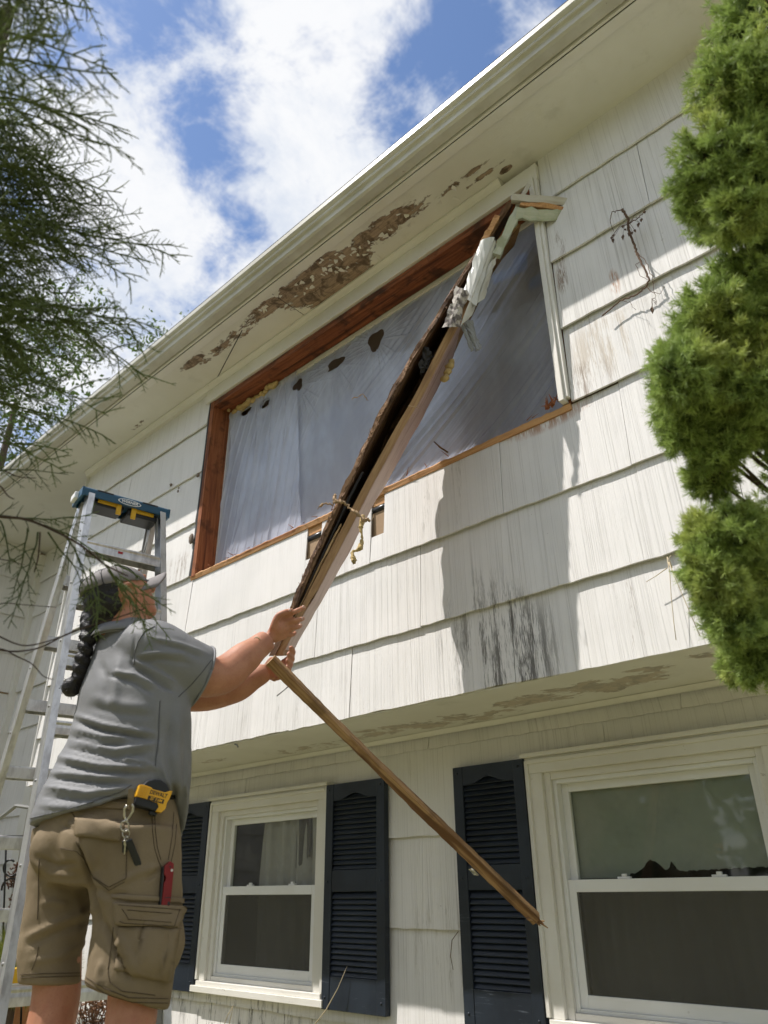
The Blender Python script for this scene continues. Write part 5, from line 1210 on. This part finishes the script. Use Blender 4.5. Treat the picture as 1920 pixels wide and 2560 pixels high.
tiltm = lambda f: .016+.10*0
for i in range(nV+1):
    t = i/nV; el_ = t*math.pi/2; ring = []
    for k in range(nU):
        a = 2*math.pi*k/nU; f = .113*math.cos(a)*math.cos(el_)**.8; s = .088*math.sin(a)*math.cos(el_)**.8; u = .028-.22*f*(1-t)*.9 + .074*math.sin(el_)
        ring.append(hd(f-.006, s, u))
    rs.append(ring)
cp_.rings(rs); cap_o = cp_.build('cap', MAT['cap'], person, smooth=True)
br = []
for t in np.linspace(0, 1, 9):
    row_ = []
    for s in np.linspace(-1, 1, 17):
        f = .102*math.sqrt(max(0, 1-(.86*s)**2))-.008+.088*t*(1-.34*s**4); row_.append(hd(f, s*(.078-.005*t), .020+.006*t-.040*s*s-.012*t*s*s))
    br.append(row_)
bm_ = MB(); bm_.grid(br); vis = bm_.build('cap_brim', MAT['cap'], cap_o, smooth=True, fix=False); so_ = vis.modifiers.new('s', 'SOLIDIFY'); so_.thickness = .005
for a in (0, 1.05, 2.09, 3.14, 4.19, 5.24):
    seamp = [hd(.1145*math.cos(a)*math.cos(e)**.8-.006, .0893*math.sin(a)*math.cos(e)**.8, .028-.22*.113*math.cos(a)*math.cos(e)**.8*(1-e/1.5708)*.9+.0752*math.sin(e)) for e in np.linspace(.05, 1.5, 10)]
    MB().tube(seamp, .0013, 5).build('cap_seam', MAT['belt'], cap_o, smooth=True)
MB().ball(hd(.0, 0, .104), (.008, .008, .004), 10, 6, HM).build('cap_button', MAT['cap'], cap_o, smooth=True)
pt = MB(); pt.grid([[hd(.060+.02*j, -.03+.02*i, 0.078-.007*j-.006*abs(i-1.5)) for i in range(4)] for j in range(3)]); pt.build('cap_patch', material('orange_embroidery', (.55,.20,.06), .8), cap_o, fix=False)
# ---- things clipped on him
def facing(px, py, d, rot=0.0, yaw=0.0):                                  # upright local frame at a spot, z towards the viewer's side
    c = at(px, py, d); z = -LOS*math.cos(yaw)+LOSR*math.sin(yaw); x = LOSR*math.cos(yaw)+LOS*math.sin(yaw); y = np.array((0, 0, 1.0))
    x2 = x*math.cos(rot)+y*math.sin(rot); y2 = -x*math.sin(rot)+y*math.cos(rot)
    return Matrix(((x2[0], y2[0], z[0], c[0]), (x2[1], y2[1], z[1], c[1]), (x2[2], y2[2], z[2], c[2]), (0, 0, 0, 1)))
def lo(m, name, mat, parent, M, bevel=0.0, smooth=False):
    me_ = m.mesh(name); bm = bmesh.new(); bm.from_mesh(me_); bmesh.ops.recalc_face_normals(bm, faces=bm.faces); bm.to_mesh(me_); bm.free(); return obj(name, me_, mat, parent, M, bevel=bevel, smooth=smooth)
def prism(pts, z0, z1):
    n = len(pts); m = MB(); m.add([(x, y, z0) for x, y in pts]+[(x, y, z1) for x, y in pts], [tuple(range(n))[::-1], tuple(range(n, 2*n))]+[(i, (i+1) % n, n+(i+1) % n, n+i) for i in range(n)]); return m
p0, _ = surf(pb, 380, 2015); TD = depth_of(p0)-.022 if p0 is not None else 1.92
TM = facing(380, 1991, TD, -.20, .18); k = TD/FPX
tape = thing('tape_measure', 'yellow and black tape measure clipped on the man\'s belt', 'tape measure', TM.translation)
YB = material('yellow_tool_plastic', (.80,.42,.015), .38, spec=.5, fn=paint_fn((.80,.42,.015), (.72,.36,.012), .05, .1))
case = [(-40,-26),(-36,-32),(20,-33),(30,-30),(38,-14),(40,6),(36,22),(24,34),(6,40),(-12,38),(-26,30),(-34,16),(-40,0)]
lo(prism([(x*k, y*k) for x, y in case], -.022, .018), 'case', MAT['blackplastic'], tape, TM, bevel=.004)
band = [(-42,-12),(-42,16),(-34,18),(-12,17),(-8,14),(24,14),(34,20),(42,22),(40,2),(37,-8),(38,-22),(30,-34),(16,-33),(20,-22),(14,-14),(-20,-12)]
lo(prism([(x*k, y*k) for x, y in band], -.024, .021), 'shell', YB, tape, TM, bevel=.0015)
for i in range(5): lo(MB().box(((-40+i*5)*k, -10*k, .021), ((-37+i*5)*k, 15*k, .0225)), 'grip_rib', YB, tape, TM)
Mt = TM @ Matrix.Translation((10*k, 6*k, .0214))
textmesh('DEWALT', 13.5*k, .0003, MAT['blackplastic'], 'lettering', tape, Mt, bold=.0003, sx=.82)
lo(MB().box((-13*k, -13*k, .0212), (28*k, -3*k, .0218)), 'black_label', MAT['blackplastic'], tape, TM)
textmesh("25' 7.6M", 9.5*k, .0003, YB, 'lettering', tape, TM @ Matrix.Translation((8*k, -8*k, .0222)), bold=.0003, sx=.95)
lo(MB().box((5*k, -42*k, -.01), (24*k, -33*k, .008)), 'tape_hook', MAT['blackplastic'], tape, TM, bevel=.002)
# keys
p1, _ = surf(pb, 318, 2090); KD = depth_of(p1)-.012 if p1 is not None else 1.95
keys = thing('key_ring', 'bunch of keys with a steel snap hook hanging from his belt loop', 'keys', at(320, 2150, KD))
steel = material('nickel_steel', (.55,.53,.48), .28, metal=.9)
def K(x, y, o=0.0): return at(x, y, KD+o)
MB().grid([[K(321, 1972, -.004), K(333, 1972, -.004)], [K(319, 1995, -.012), K(331, 1996, -.012)], [K(316, 2012, -.010), K(329, 2014, -.010)]]).build('webbing_strap', MAT['shorts'], keys, fix=False)
MB().tube([K(318,2013), K(311,2022), K(311,2040), K(315,2050), K(322,2045), K(332,2028), K(333,2016), K(328,2010)], .0030, 8).build('snap_hook', steel, keys, smooth=True)
MB().tube([K(315,2048), K(317,2054)], .0050, 8).build('swivel', steel, keys, smooth=True)
def ringp(cx, cy, r_, o=0, tl=.8): return [K(cx+r_*math.cos(a)*tl, cy+r_*math.sin(a), o+.003*math.sin(a*2)) for a in np.linspace(0, 6.283, 22)]
MB().tube(ringp(312, 2066, 13), .0020, 6).build('split_ring', steel, keys, smooth=True); MB().tube(ringp(315, 2084, 11, -.002), .0016, 6).build('split_ring', steel, keys, smooth=True); MB().tube(ringp(316, 2098, 8, -.004, .6), .0015, 6).build('split_ring', steel, keys, smooth=True)
def keyshape(a, b, w, th, mat, name):
    a, b = np.array(a), np.array(b); M = frame(a, b-a, LOSR); L = np.linalg.norm(b-a); m = MB()
    m.box((0, -w, -th), (L*.36, w, th)); m.box((L*.36, -w*.45, -th*.6), (L, w*.45, th*.6)); lo(m, name, mat, keys, M, bevel=.001)
keyshape(K(312,2102,-.004), K(312,2180,-.002), .0065, .0022, MAT['blackplastic'], 'key')
keyshape(K(317,2100,-.008), K(330,2142,-.006), .004, .0012, steel, 'key'); keyshape(K(314,2100,-.010), K(311,2136,-.008), .004, .0012, steel, 'key'); keyshape(K(313,2130,-.003), K(316,2195,-.002), .003, .001, material('brass_key', (.5,.36,.14), .35, metal=.9), 'key')
fobM = frame(K(321,2100,-.010), K(354,2182,-.004)-K(321,2100,-.010), LOSR); L = float(np.linalg.norm(K(354,2182,-.004)-K(321,2100,-.010)))
lo(MB().box((0, -.0085, -.005), (L, .0085, .005)), 'car_key_fob', MAT['blackplastic'], keys, fobM, bevel=.003)
# red folding knife
p2, _ = surf(pb, 416, 2215); ND = depth_of(p2)-.012 if p2 is not None else 1.93
NM = facing(416, 2216, ND, .03, .35); k = ND/FPX
knife = thing('utility_knife', 'red folding utility knife clipped to the right pocket of his shorts', 'knife', NM.translation)
redm = material('red_anodised', (.22,.018,.02), .38, metal=.35, fn=paint_fn((.22,.018,.02), (.17,.012,.015), .05, .4))
outl = [(-12,46),(2,57),(13,52),(14,30),(13,-20),(12,-40),(4,-50),(-6,-56),(-12,-48),(-10,-10),(-10,8),(-6,14),(-6,22),(-12,28)]
lo(prism([(x*k, y*k) for x, y in outl], -.006, .006), 'handle', redm, knife, NM, bevel=.0015)
lo(prism([(-15*k, 44*k), (-11*k, 46*k), (-11*k, -48*k), (-15*k, -44*k)], -.007, .004), 'blade_back', MAT['blackplastic'], knife, NM)
m = MB(); m.tube([(8*k, 36*k, .004), (8*k, 36*k, .0075)], 3.4*k, 10); lo(m, 'pivot_screw', steel, knife, NM)
m = MB(); m.tube([(3*k, 44*k, .004), (3*k, 44*k, .0066)], 2.2*k, 10); lo(m, 'pivot_hole', MAT['blackplastic'], knife, NM)
lo(MB().box((4*k, -42*k, .005), (10*k, -34*k, .0064)), 'lanyard_slot', MAT['blackplastic'], knife, NM); lo(MB().box((-4*k, -26*k, .005), (11*k, -24*k, .0066)), 'groove', MAT['blackplastic'], knife, NM)
# ------------------------------------------------------------------ planting
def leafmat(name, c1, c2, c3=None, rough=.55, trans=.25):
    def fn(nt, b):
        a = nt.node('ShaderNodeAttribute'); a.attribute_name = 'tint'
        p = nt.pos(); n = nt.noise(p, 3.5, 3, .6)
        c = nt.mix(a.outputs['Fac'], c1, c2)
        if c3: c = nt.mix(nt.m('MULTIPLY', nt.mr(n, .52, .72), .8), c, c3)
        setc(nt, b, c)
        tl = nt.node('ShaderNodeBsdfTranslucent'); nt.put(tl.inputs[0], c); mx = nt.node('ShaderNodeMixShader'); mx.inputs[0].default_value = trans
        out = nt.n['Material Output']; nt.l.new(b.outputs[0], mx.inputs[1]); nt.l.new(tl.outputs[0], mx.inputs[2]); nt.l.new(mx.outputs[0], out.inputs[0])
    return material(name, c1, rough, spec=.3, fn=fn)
def rawmesh(name, V, F, tint=None, mat=None, parent=None):
    """fast mesh from (n,3) verts and (m,k) faces of equal size"""
    V = np.asarray(V, np.float32); F = np.asarray(F, np.int32); me = bpy.data.meshes.new(name); k = F.shape[1]
    me.vertices.add(len(V)); me.vertices.foreach_set('co', V.ravel()); me.loops.add(F.size); me.loops.foreach_set('vertex_index', F.ravel())
    me.polygons.add(len(F)); me.polygons.foreach_set('loop_start', np.arange(0, F.size, k, dtype=np.int32))
    if tint is not None:
        at_ = me.attributes.new('tint', 'FLOAT', 'POINT'); at_.data.foreach_set('value', np.asarray(tint, np.float32))
    me.update(); me.validate(); return obj(name, me, mat, parent)
def unit(v): return v/(np.linalg.norm(v, axis=-1, keepdims=True)+1e-9)
def needles(P, N, r, per, length, width, spread, tint):
    """tufts of needles: per needles fanned about each direction N"""
    n = len(P); Pp = np.repeat(P, per, 0); Nn = np.repeat(N, per, 0); tt = np.repeat(tint, per)
    D = unit(Nn + r.normal(size=(n*per, 3))*spread); L = length*(.6+.6*r.rand(n*per))[:, None]
    S = unit(np.cross(D, r.normal(size=(n*per, 3))))*width
    B0_ = Pp - D*L*.12 + r.normal(size=Pp.shape)*length*.10; T_ = Pp+D*L; M_ = (B0_*.55+T_*.45)
    V = np.stack([B0_, M_-S, T_, M_+S], 1).reshape(-1, 3); F = np.arange(4*n*per).reshape(-1, 4)
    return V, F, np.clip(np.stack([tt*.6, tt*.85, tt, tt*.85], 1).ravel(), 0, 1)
# ---- clipped spruce close on the right
def spruce():
    root = thing('spruce_tree', 'dense bright green dwarf spruce in the right foreground', 'tree', at(2120, 2300, 1.62)*np.array((1, 1, 0)))
    r = np.random.RandomState(77); D = 1.55
    blobs = [(1905,40,120),(1850,215,112),(1925,250,130),(1800,420,112),(1880,430,120),(1790,510,85),(1850,540,75),(1940,540,100),
             (1850,720,90),(1790,790,88),(1745,880,96),(1712,935,88),(1840,860,110),(1925,800,110),(1735,1010,92),(1800,990,110),(1890,960,100),(1720,1075,72),(1790,1100,80),(1915,1060,70),(1775,1190,58),
             (1778,1345,74),(1760,1420,60),(1845,1330,70),(1915,1380,85),(1840,1430,80),(1790,1460,66),(1900,1500,90),(1830,1540,72),(1890,1580,80),(1880,1650,62),(1930,1640,80),(1850,1660,45),
             (2060,100,210),(2060,420,220),(2080,760,230),(2060,1050,190),(2070,1350,200),(2060,1600,160)]
    Ps, Ns, Ts = [], [], []; limbs = MB()
    tb0 = at(2110, 1500, 1.70)
    def trunkpt(z): return np.array((tb0[0], tb0[1], z))
    limbs.tube([trunkpt(0), trunkpt(.8), trunkpt(1.5), trunkpt(2.1)], [.06, .05, .035, .012], 8)
    for i, (x, y, rp) in enumerate(blobs):
        d = D + r.uniform(-.06, .10); c = at(x, y, d); rad = rp*d/FPX*1.02
        zt_ = min(c[2]-.10, 2.0); limbs.tube([trunkpt(zt_), (trunkpt(zt_)+c)/2+np.array((0, 0, -.02)), c], [.008, .005, .003], 5)
        vis = x < 2000; nb = int(rp*(1.75 if vis else 1.15)); rad *= .98
        for k in range(nb):                                # short shoots, each feathered with needle whorls
            dv = unit(r.normal(size=3)+np.array((0, 0, .18))); L = rad*(.62+.50*r.rand()**1.5); q = c+dv*L; m_ = c+dv*L*.55+np.array((0, 0, -.10*L))+r.normal(size=3)*.05*L
            if k % 2 == 0: limbs.tube([c+dv*L*.1, m_, q], [.0032, .0022, .001], 3)
            nt_ = 7; t = np.linspace(.38, 1, nt_)[:, None]; pp = (c+dv*L*.1)*(1-t)**2+2*m_*t*(1-t)+q*t*t+r.normal(size=(nt_, 3))*.003
            tw_ = np.full((nt_, 3), dv)+r.normal(size=(nt_, 3))*.55; tw_[-1] = dv*1.5; b_ = r.uniform(.5, 1.0)
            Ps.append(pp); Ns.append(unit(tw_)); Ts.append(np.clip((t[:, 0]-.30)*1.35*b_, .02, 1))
            for sgn in (-1, 1):                             # forked tip
                sd = unit(dv+unit(np.cross(dv, r.normal(size=3)))*.9)*L*.28; Ps.append(np.array([q+sd*.3-dv*L*.1, q+sd*.7-dv*L*.05])); Ns.append(unit(np.array([sd, sd])+dv*L*.2)); Ts.append(np.array([.7, .9])*b_)
    V1, F1, t1 = needles(np.concatenate(Ps), np.concatenate(Ns), r, 12, .0200, .00085, .62, np.concatenate(Ts))
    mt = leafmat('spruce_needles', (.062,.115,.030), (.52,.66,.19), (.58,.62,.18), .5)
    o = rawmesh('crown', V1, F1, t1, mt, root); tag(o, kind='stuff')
    tag(limbs.build('trunk', material('spruce_bark', (.075,.050,.035), .9, fn=lambda nt, b: setc(nt, b, nt.mix(nt.noise(nt.pos(), 60, 3), (.04,.028,.02), (.12,.08,.055)))), root, fix=False))
spruce()
# ---- juniper that reaches in from the left
class Tw:
    def __init__(s): s.V = []; s.F = []; s.T = []; s.n = 0
    def tube(s, pts, r0, r1, t0, t1):
        pts = np.array(pts); k = len(pts); tg = np.gradient(pts, axis=0); tg = unit(tg); ref = np.array((.3, .5, .81)); a = unit(np.cross(tg, ref)); b = np.cross(tg, a); rr = np.linspace(r0, r1, k)[:, None]
        for j in range(3):
            th = j*2.0944; s.V.append(pts+(a*math.cos(th)+b*math.sin(th))*rr); s.T.append(np.linspace(t0, t1, k))
        base = s.n
        for j in range(3):
            jj = (j+1) % 3; i = np.arange(k-1); s.F.append(np.stack([base+j*k+i, base+jj*k+i, base+jj*k+i+1, base+j*k+i+1], -1))
        s.n += 3*k
    def build(s, name, mat, parent): return rawmesh(name, np.concatenate(s.V), np.concatenate(s.F), np.concatenate(s.T), mat, parent)
def shoot(tw, r, p, d, L, lev, rad, tint, droop, plane):
    """axis with alternate side shoots lying in a loose plane"""
    k = 6 if lev else 9; pts = [p]; dd = d.copy()
    for i in range(k-1):
        dd = unit(dd + np.array((0, 0, -droop/k)) + r.normal(size=3)*.10); pts.append(pts[-1]+dd*L/(k-1))
    tw.tube(pts, rad, rad*.45, tint*.7, tint)
    if lev >= 3: return
    n = int(L/(.015, .0085, .0065)[lev]); 
    for i in range(2, n):
        t = i/n; q = t*(k-1); a = int(q); f = q-a; pp = pts[a]*(1-f)+pts[min(a+1, k-1)]*f; tg = unit(pts[min(a+1, k-1)]-pts[a] if a < k-1 else dd)
        side = unit(np.cross(tg, plane))*(1 if i % 2 else -1)
        nd = unit(tg*.75+side*.75+plane*r.normal()*.35+r.normal(size=3)*.12); ln = L*(.46, .40, .42)[lev]*(1-.75*t)*(.6+.7*r.rand())
        if ln > .006: shoot(tw, r, pp, nd, ln, lev+1, max(rad*.6, .0010), min(1, tint+.12*r.rand()), droop*.8, unit(plane+r.normal(size=3)*.25))
def juniper():
    root = thing('juniper_tree', 'feathery dark green juniper branches hanging in from the left edge', 'tree', at(-420, 2300, 1.5)*np.array((1, 1, 0)))
    r = np.random.RandomState(5); tw = Tw(); lb = MB()
    tr = at(-430, 1400, 1.55); T = lambda z: np.array((tr[0]-.05*math.sin(z*2), tr[1]+.04*math.cos(z), z))
    lb.tube([T(0), T(.8), T(1.6), T(2.5), T(3.4)], [.09, .075, .06, .045, .02], 9)
    def branch(a, b, da, db, full=1.0, tint=.35, lev=0, rad=.0030, bow=.06):
        p, q = at(a[0], a[1], da), at(b[0], b[1], db); L = np.linalg.norm(q-p); d = unit(q-p+np.array((0, 0, bow*L*1.5)))
        shoot(tw, r, p, d, L*1.03, lev, rad, tint, bow*6*1.0, unit(UPV*.5+FWD*.3+r.normal(size=3)*.5))
        if a[0] > -20: return
        z0 = p[2]-.12; lb.tube([T(z0), (T(z0)+p)/2+np.array((0, 0, .02)), p], [.012, .008, rad*1.2], 5)
    tips = [(278,62),(262,150),(235,205),(352,330),(345,260),(285,325),(240,400),(306,425),(303,468),(268,540),(276,470),(362,606),(352,652),(345,690),(412,808),(310,880),(380,760),(332,985),(300,1050),(245,960),(230,1060),(168,1120),(150,1160),(255,850),(215,720),(200,620)]
    for i, (x, y) in enumerate(tips):
        d0 = 1.15 if y < 300 else 1.42; branch((r.uniform(-160, -30), y-r.uniform(40, 130)), (x, y), d0+r.uniform(-.06, .10), d0+r.uniform(-.06, .10), tint=.30+.25*r.rand())
    for i in range(50):                                   # the mass behind them
        y = r.uniform(-80, 1080); x = r.uniform(10, 190) if y < 950 else r.uniform(0, 110); d0 = 1.15 if y < 300 else 1.5
        branch((r.uniform(-330, -90), y-r.uniform(-60, 150)), (x, y+r.uniform(-30, 50)), d0+r.uniform(-.05, .15), d0+r.uniform(-.05, .18), tint=(.8 if y < 260 else .42)+.25*r.rand())
    for (a, b, t_) in (((-60,1280),(120,1318),.1), ((60,1296),(250,1310),.35), ((110,1312),(320,1420),.4), ((150,1325),(300,1500),.35), ((250,1400),(462,1565),.5), ((290,1440),(420,1600),.5), ((225,1420),(262,1590),.45), ((95,1330),(90,1570),.25), ((120,1330),(180,1480),.3), ((70,1320),(40,1480),.25), ((250,1390),(390,1460),.5), ((270,1425),(360,1560),.55), ((300,1440),(440,1520),.55), ((230,1430),(300,1585),.5), ((0,1300),(60,1420),.2), ((-60,1180),(150,1190),.2)):
        branch(a, b, 1.48+r.uniform(-.03, .03), 1.48+r.uniform(-.03, .03), tint=t_, rad=.0022, bow=.05, lev=0 if t_ > .3 else 0)
    o = tw.build('foliage', leafmat('juniper_foliage', (.040,.060,.026), (.25,.33,.10), (.14,.18,.06), .6), root); tag(o, kind='stuff')
    for pts, w in (([(-60,1282,0),(0,1292,0),(60,1298,0),(120,1320,0),(200,1362,0),(260,1410,0),(320,1440,0)], .0034), ([(-40,1570,0),(0,1592,0),(60,1614,.01),(130,1600,.02),(215,1568,.02)], .0020), ([(-40,1585,0),(0,1625,0),(90,1622,.01),(180,1580,.02),(290,1545,.02),(360,1522,.02)], .0022), ([(-40,1620,0),(8,1624,0),(40,1640,0),(80,1660,.01),(108,1690,.01),(134,1699,.01)], .0018), ([(-30,1545,0),(0,1510,0),(60,1512,0),(140,1518,0)], .0013), ([(100,1330,0),(96,1390,0),(85,1430,0)], .0018), ([(-40,1400,0),(0,1398,0),(60,1412,0)], .0014), ([(-40,1150,0),(40,1190,0),(90,1195,0)], .0016), ([(-30,1200,0),(0,1215,0),(20,1240,0),(36,1248,0)], .0018)):
        P, R = smooth_path([at(x, y, 1.47+z) for x, y, z in pts], list(np.linspace(w, w*.5, len(pts))), 6); lb.tube(P, R, 5)
    lb.build('trunk', material('juniper_bark', (.055,.035,.025), .9), root, fix=False)
juniper()
# ---- background greenery
def leafcloud(root, name, centres, r, n, size, mat):
    P = []; 
    for (c, rad) in centres:
        dv = unit(r.normal(size=(n, 3))); P.append(np.array(c)+dv*np.array(rad)*(.55+.5*r.rand(n))[:, None]*(1+.25*np.sin(dv @ np.array((6, 4, 5))))[:, None])
    P = np.concatenate(P); k = len(P); A_ = unit(r.normal(size=(k, 3))); B_ = unit(np.cross(A_, r.normal(size=(k, 3)))); s = size*(.5+r.rand(k))[:, None]
    V = np.stack([P-A_*s, P+B_*s*.45, P+A_*s, P-B_*s*.45], 1).reshape(-1, 3); F = np.arange(4*k).reshape(-1, 4); t = np.repeat(np.clip(r.normal(.5, .25, k), 0, 1), 4)
    return rawmesh(name, V, F, t, mat, root)
def garden():
    r = np.random.RandomState(91); gm = leafmat('broad_leaves', (.035,.07,.018), (.16,.24,.06), None, .5)
    c = at(40, 1010, 15.0); root = thing('background_tree', 'leafy tree showing beyond the far end of the gutter', 'tree', (c[0], c[1], 0))
    leafcloud(root, 'crown', [(c+np.array((r.normal()*1.2, r.normal()*1.2, r.normal()*1.1)), (1.0, 1.0, .9)) for _ in range(14)], r, 900, .055, gm)
    MB().tube([(c[0], c[1], 0), (c[0]+.1, c[1], 2.5), tuple(c)], [.2, .16, .05], 8).build('trunk', material('bark', (.10,.075,.055), .9), root)
    # woods across the yard, behind the viewer, that the lower panes mirror
    V = []; cs = []
    for i in range(46):
        a = math.radians(r.uniform(-8, 205)); R_ = r.uniform(15, 24); x, y = 1+R_*math.cos(a), -6-R_*math.sin(a)*.9; h = r.uniform(2.2, 7.5)
        if x < -12 and y > -9: continue
        cs.append(((x, y, h*.62), (r.uniform(1.6, 2.8), r.uniform(1.6, 2.8), h*.55)))
    tag(leafcloud(None, 'wood_edge', cs, r, 420, .42, gm), kind='stuff')
    # shrubs by the entrance, seen between ladder and leg
    c = at(48, 2420, 4.9); root = thing('pine_shrub', 'low yellow green pine shrub behind the ladder', 'shrub', (c[0], c[1], 0))
    n = 420; dv = unit(r.normal(size=(n, 3))); P = c+dv*np.array((.34, .34, .19))*(.6+.45*r.rand(n))[:, None]
    V, F, t = needles(P, unit(dv+np.array((0, 0, .6))), r, 22, .085, .0016, .55, np.clip(.3+.6*r.rand(n), 0, 1))
    tag(rawmesh('needle_tufts', V, F, t, leafmat('pine_needles', (.06,.10,.02), (.34,.36,.06), None), root), kind='stuff')
    MB().tube([(c[0], c[1], 0), (c[0], c[1], c[2])], [.03, .015], 6).build('stem', material('shrub_bark', (.09,.06,.04), .9), root)
    c = at(232, 2545, 4.4); root = thing('dried_shrub', 'brown dried flower heads between the man\'s legs', 'shrub', (c[0], c[1], 0)); tw = Tw()
    for k in range(70):
        p = c+r.normal(size=3)*np.array((.10, .10, .10)); tw.tube([np.array((c[0]+r.normal()*.03, c[1]+r.normal()*.03, max(0, p[2]-.35))), (p+c)/2+np.array((0, 0, -.05)), p], .003, .0015, .3, .5)
        for j in range(9): q = p+r.normal(size=3)*.022; tw.tube([p, (p+q)/2+r.normal(size=3)*.004, q], .002, .004, .6, 1)
    tag(tw.build('dried_heads', leafmat('dried_flower', (.07,.035,.02), (.24,.12,.06), None), root), kind='stuff')
    c = at(45, 2190, 5.4); root = thing('dried_vine', 'dried brown leaves tangled on the black railing', 'vine', (c[0], c[1], 0)); tw = Tw()
    for k in range(60):
        p = at(r.normal(42, 9), r.choice([r.uniform(2165, 2215), r.uniform(2245, 2300)]), 5.4)
        for j in range(4): q = p+r.normal(size=3)*.022; tw.tube([p, (p+q)/2+r.normal(size=3)*.008, q], .003, .005, .4, 1)
    tag(tw.build('dried_leaves', leafmat('dried_leaf', (.05,.03,.025), (.20,.10,.06), None), root), kind='stuff')
    root = thing('iron_railing', 'black iron railing with scrolls by the entrance, behind the ladder', 'railing', (-6.2, -.2, 0)); d = 5.3
    for y0, y1, w in ((2090, 2092, .010), (2094, 2097, .006)): MB().tube([at(-60, y0, d), at(76, y1, d)], w, 6).build('handrail', MAT['iron'], root, smooth=True)
    for (cx, cy, rp, a0, a1) in ((26,2170,20,.6,5.4), (30,2222,26,3.0,6.2), (52,2150,18,-.5,1.6)):
        MB().tube([at(cx+rp*math.cos(a)*(1-.25*(a-a0)/(a1-a0)), cy+rp*math.sin(a), d) for a in np.linspace(a0, a1, 18)], .007, 6).build('scroll', MAT['iron'], root, smooth=True)
    for x in (-40, 8, 60): MB().tube([at(x+8, 2090, d), at(x-8, 2560, d)], .007, 6).build('baluster', MAT['iron'], root, smooth=True)
garden()
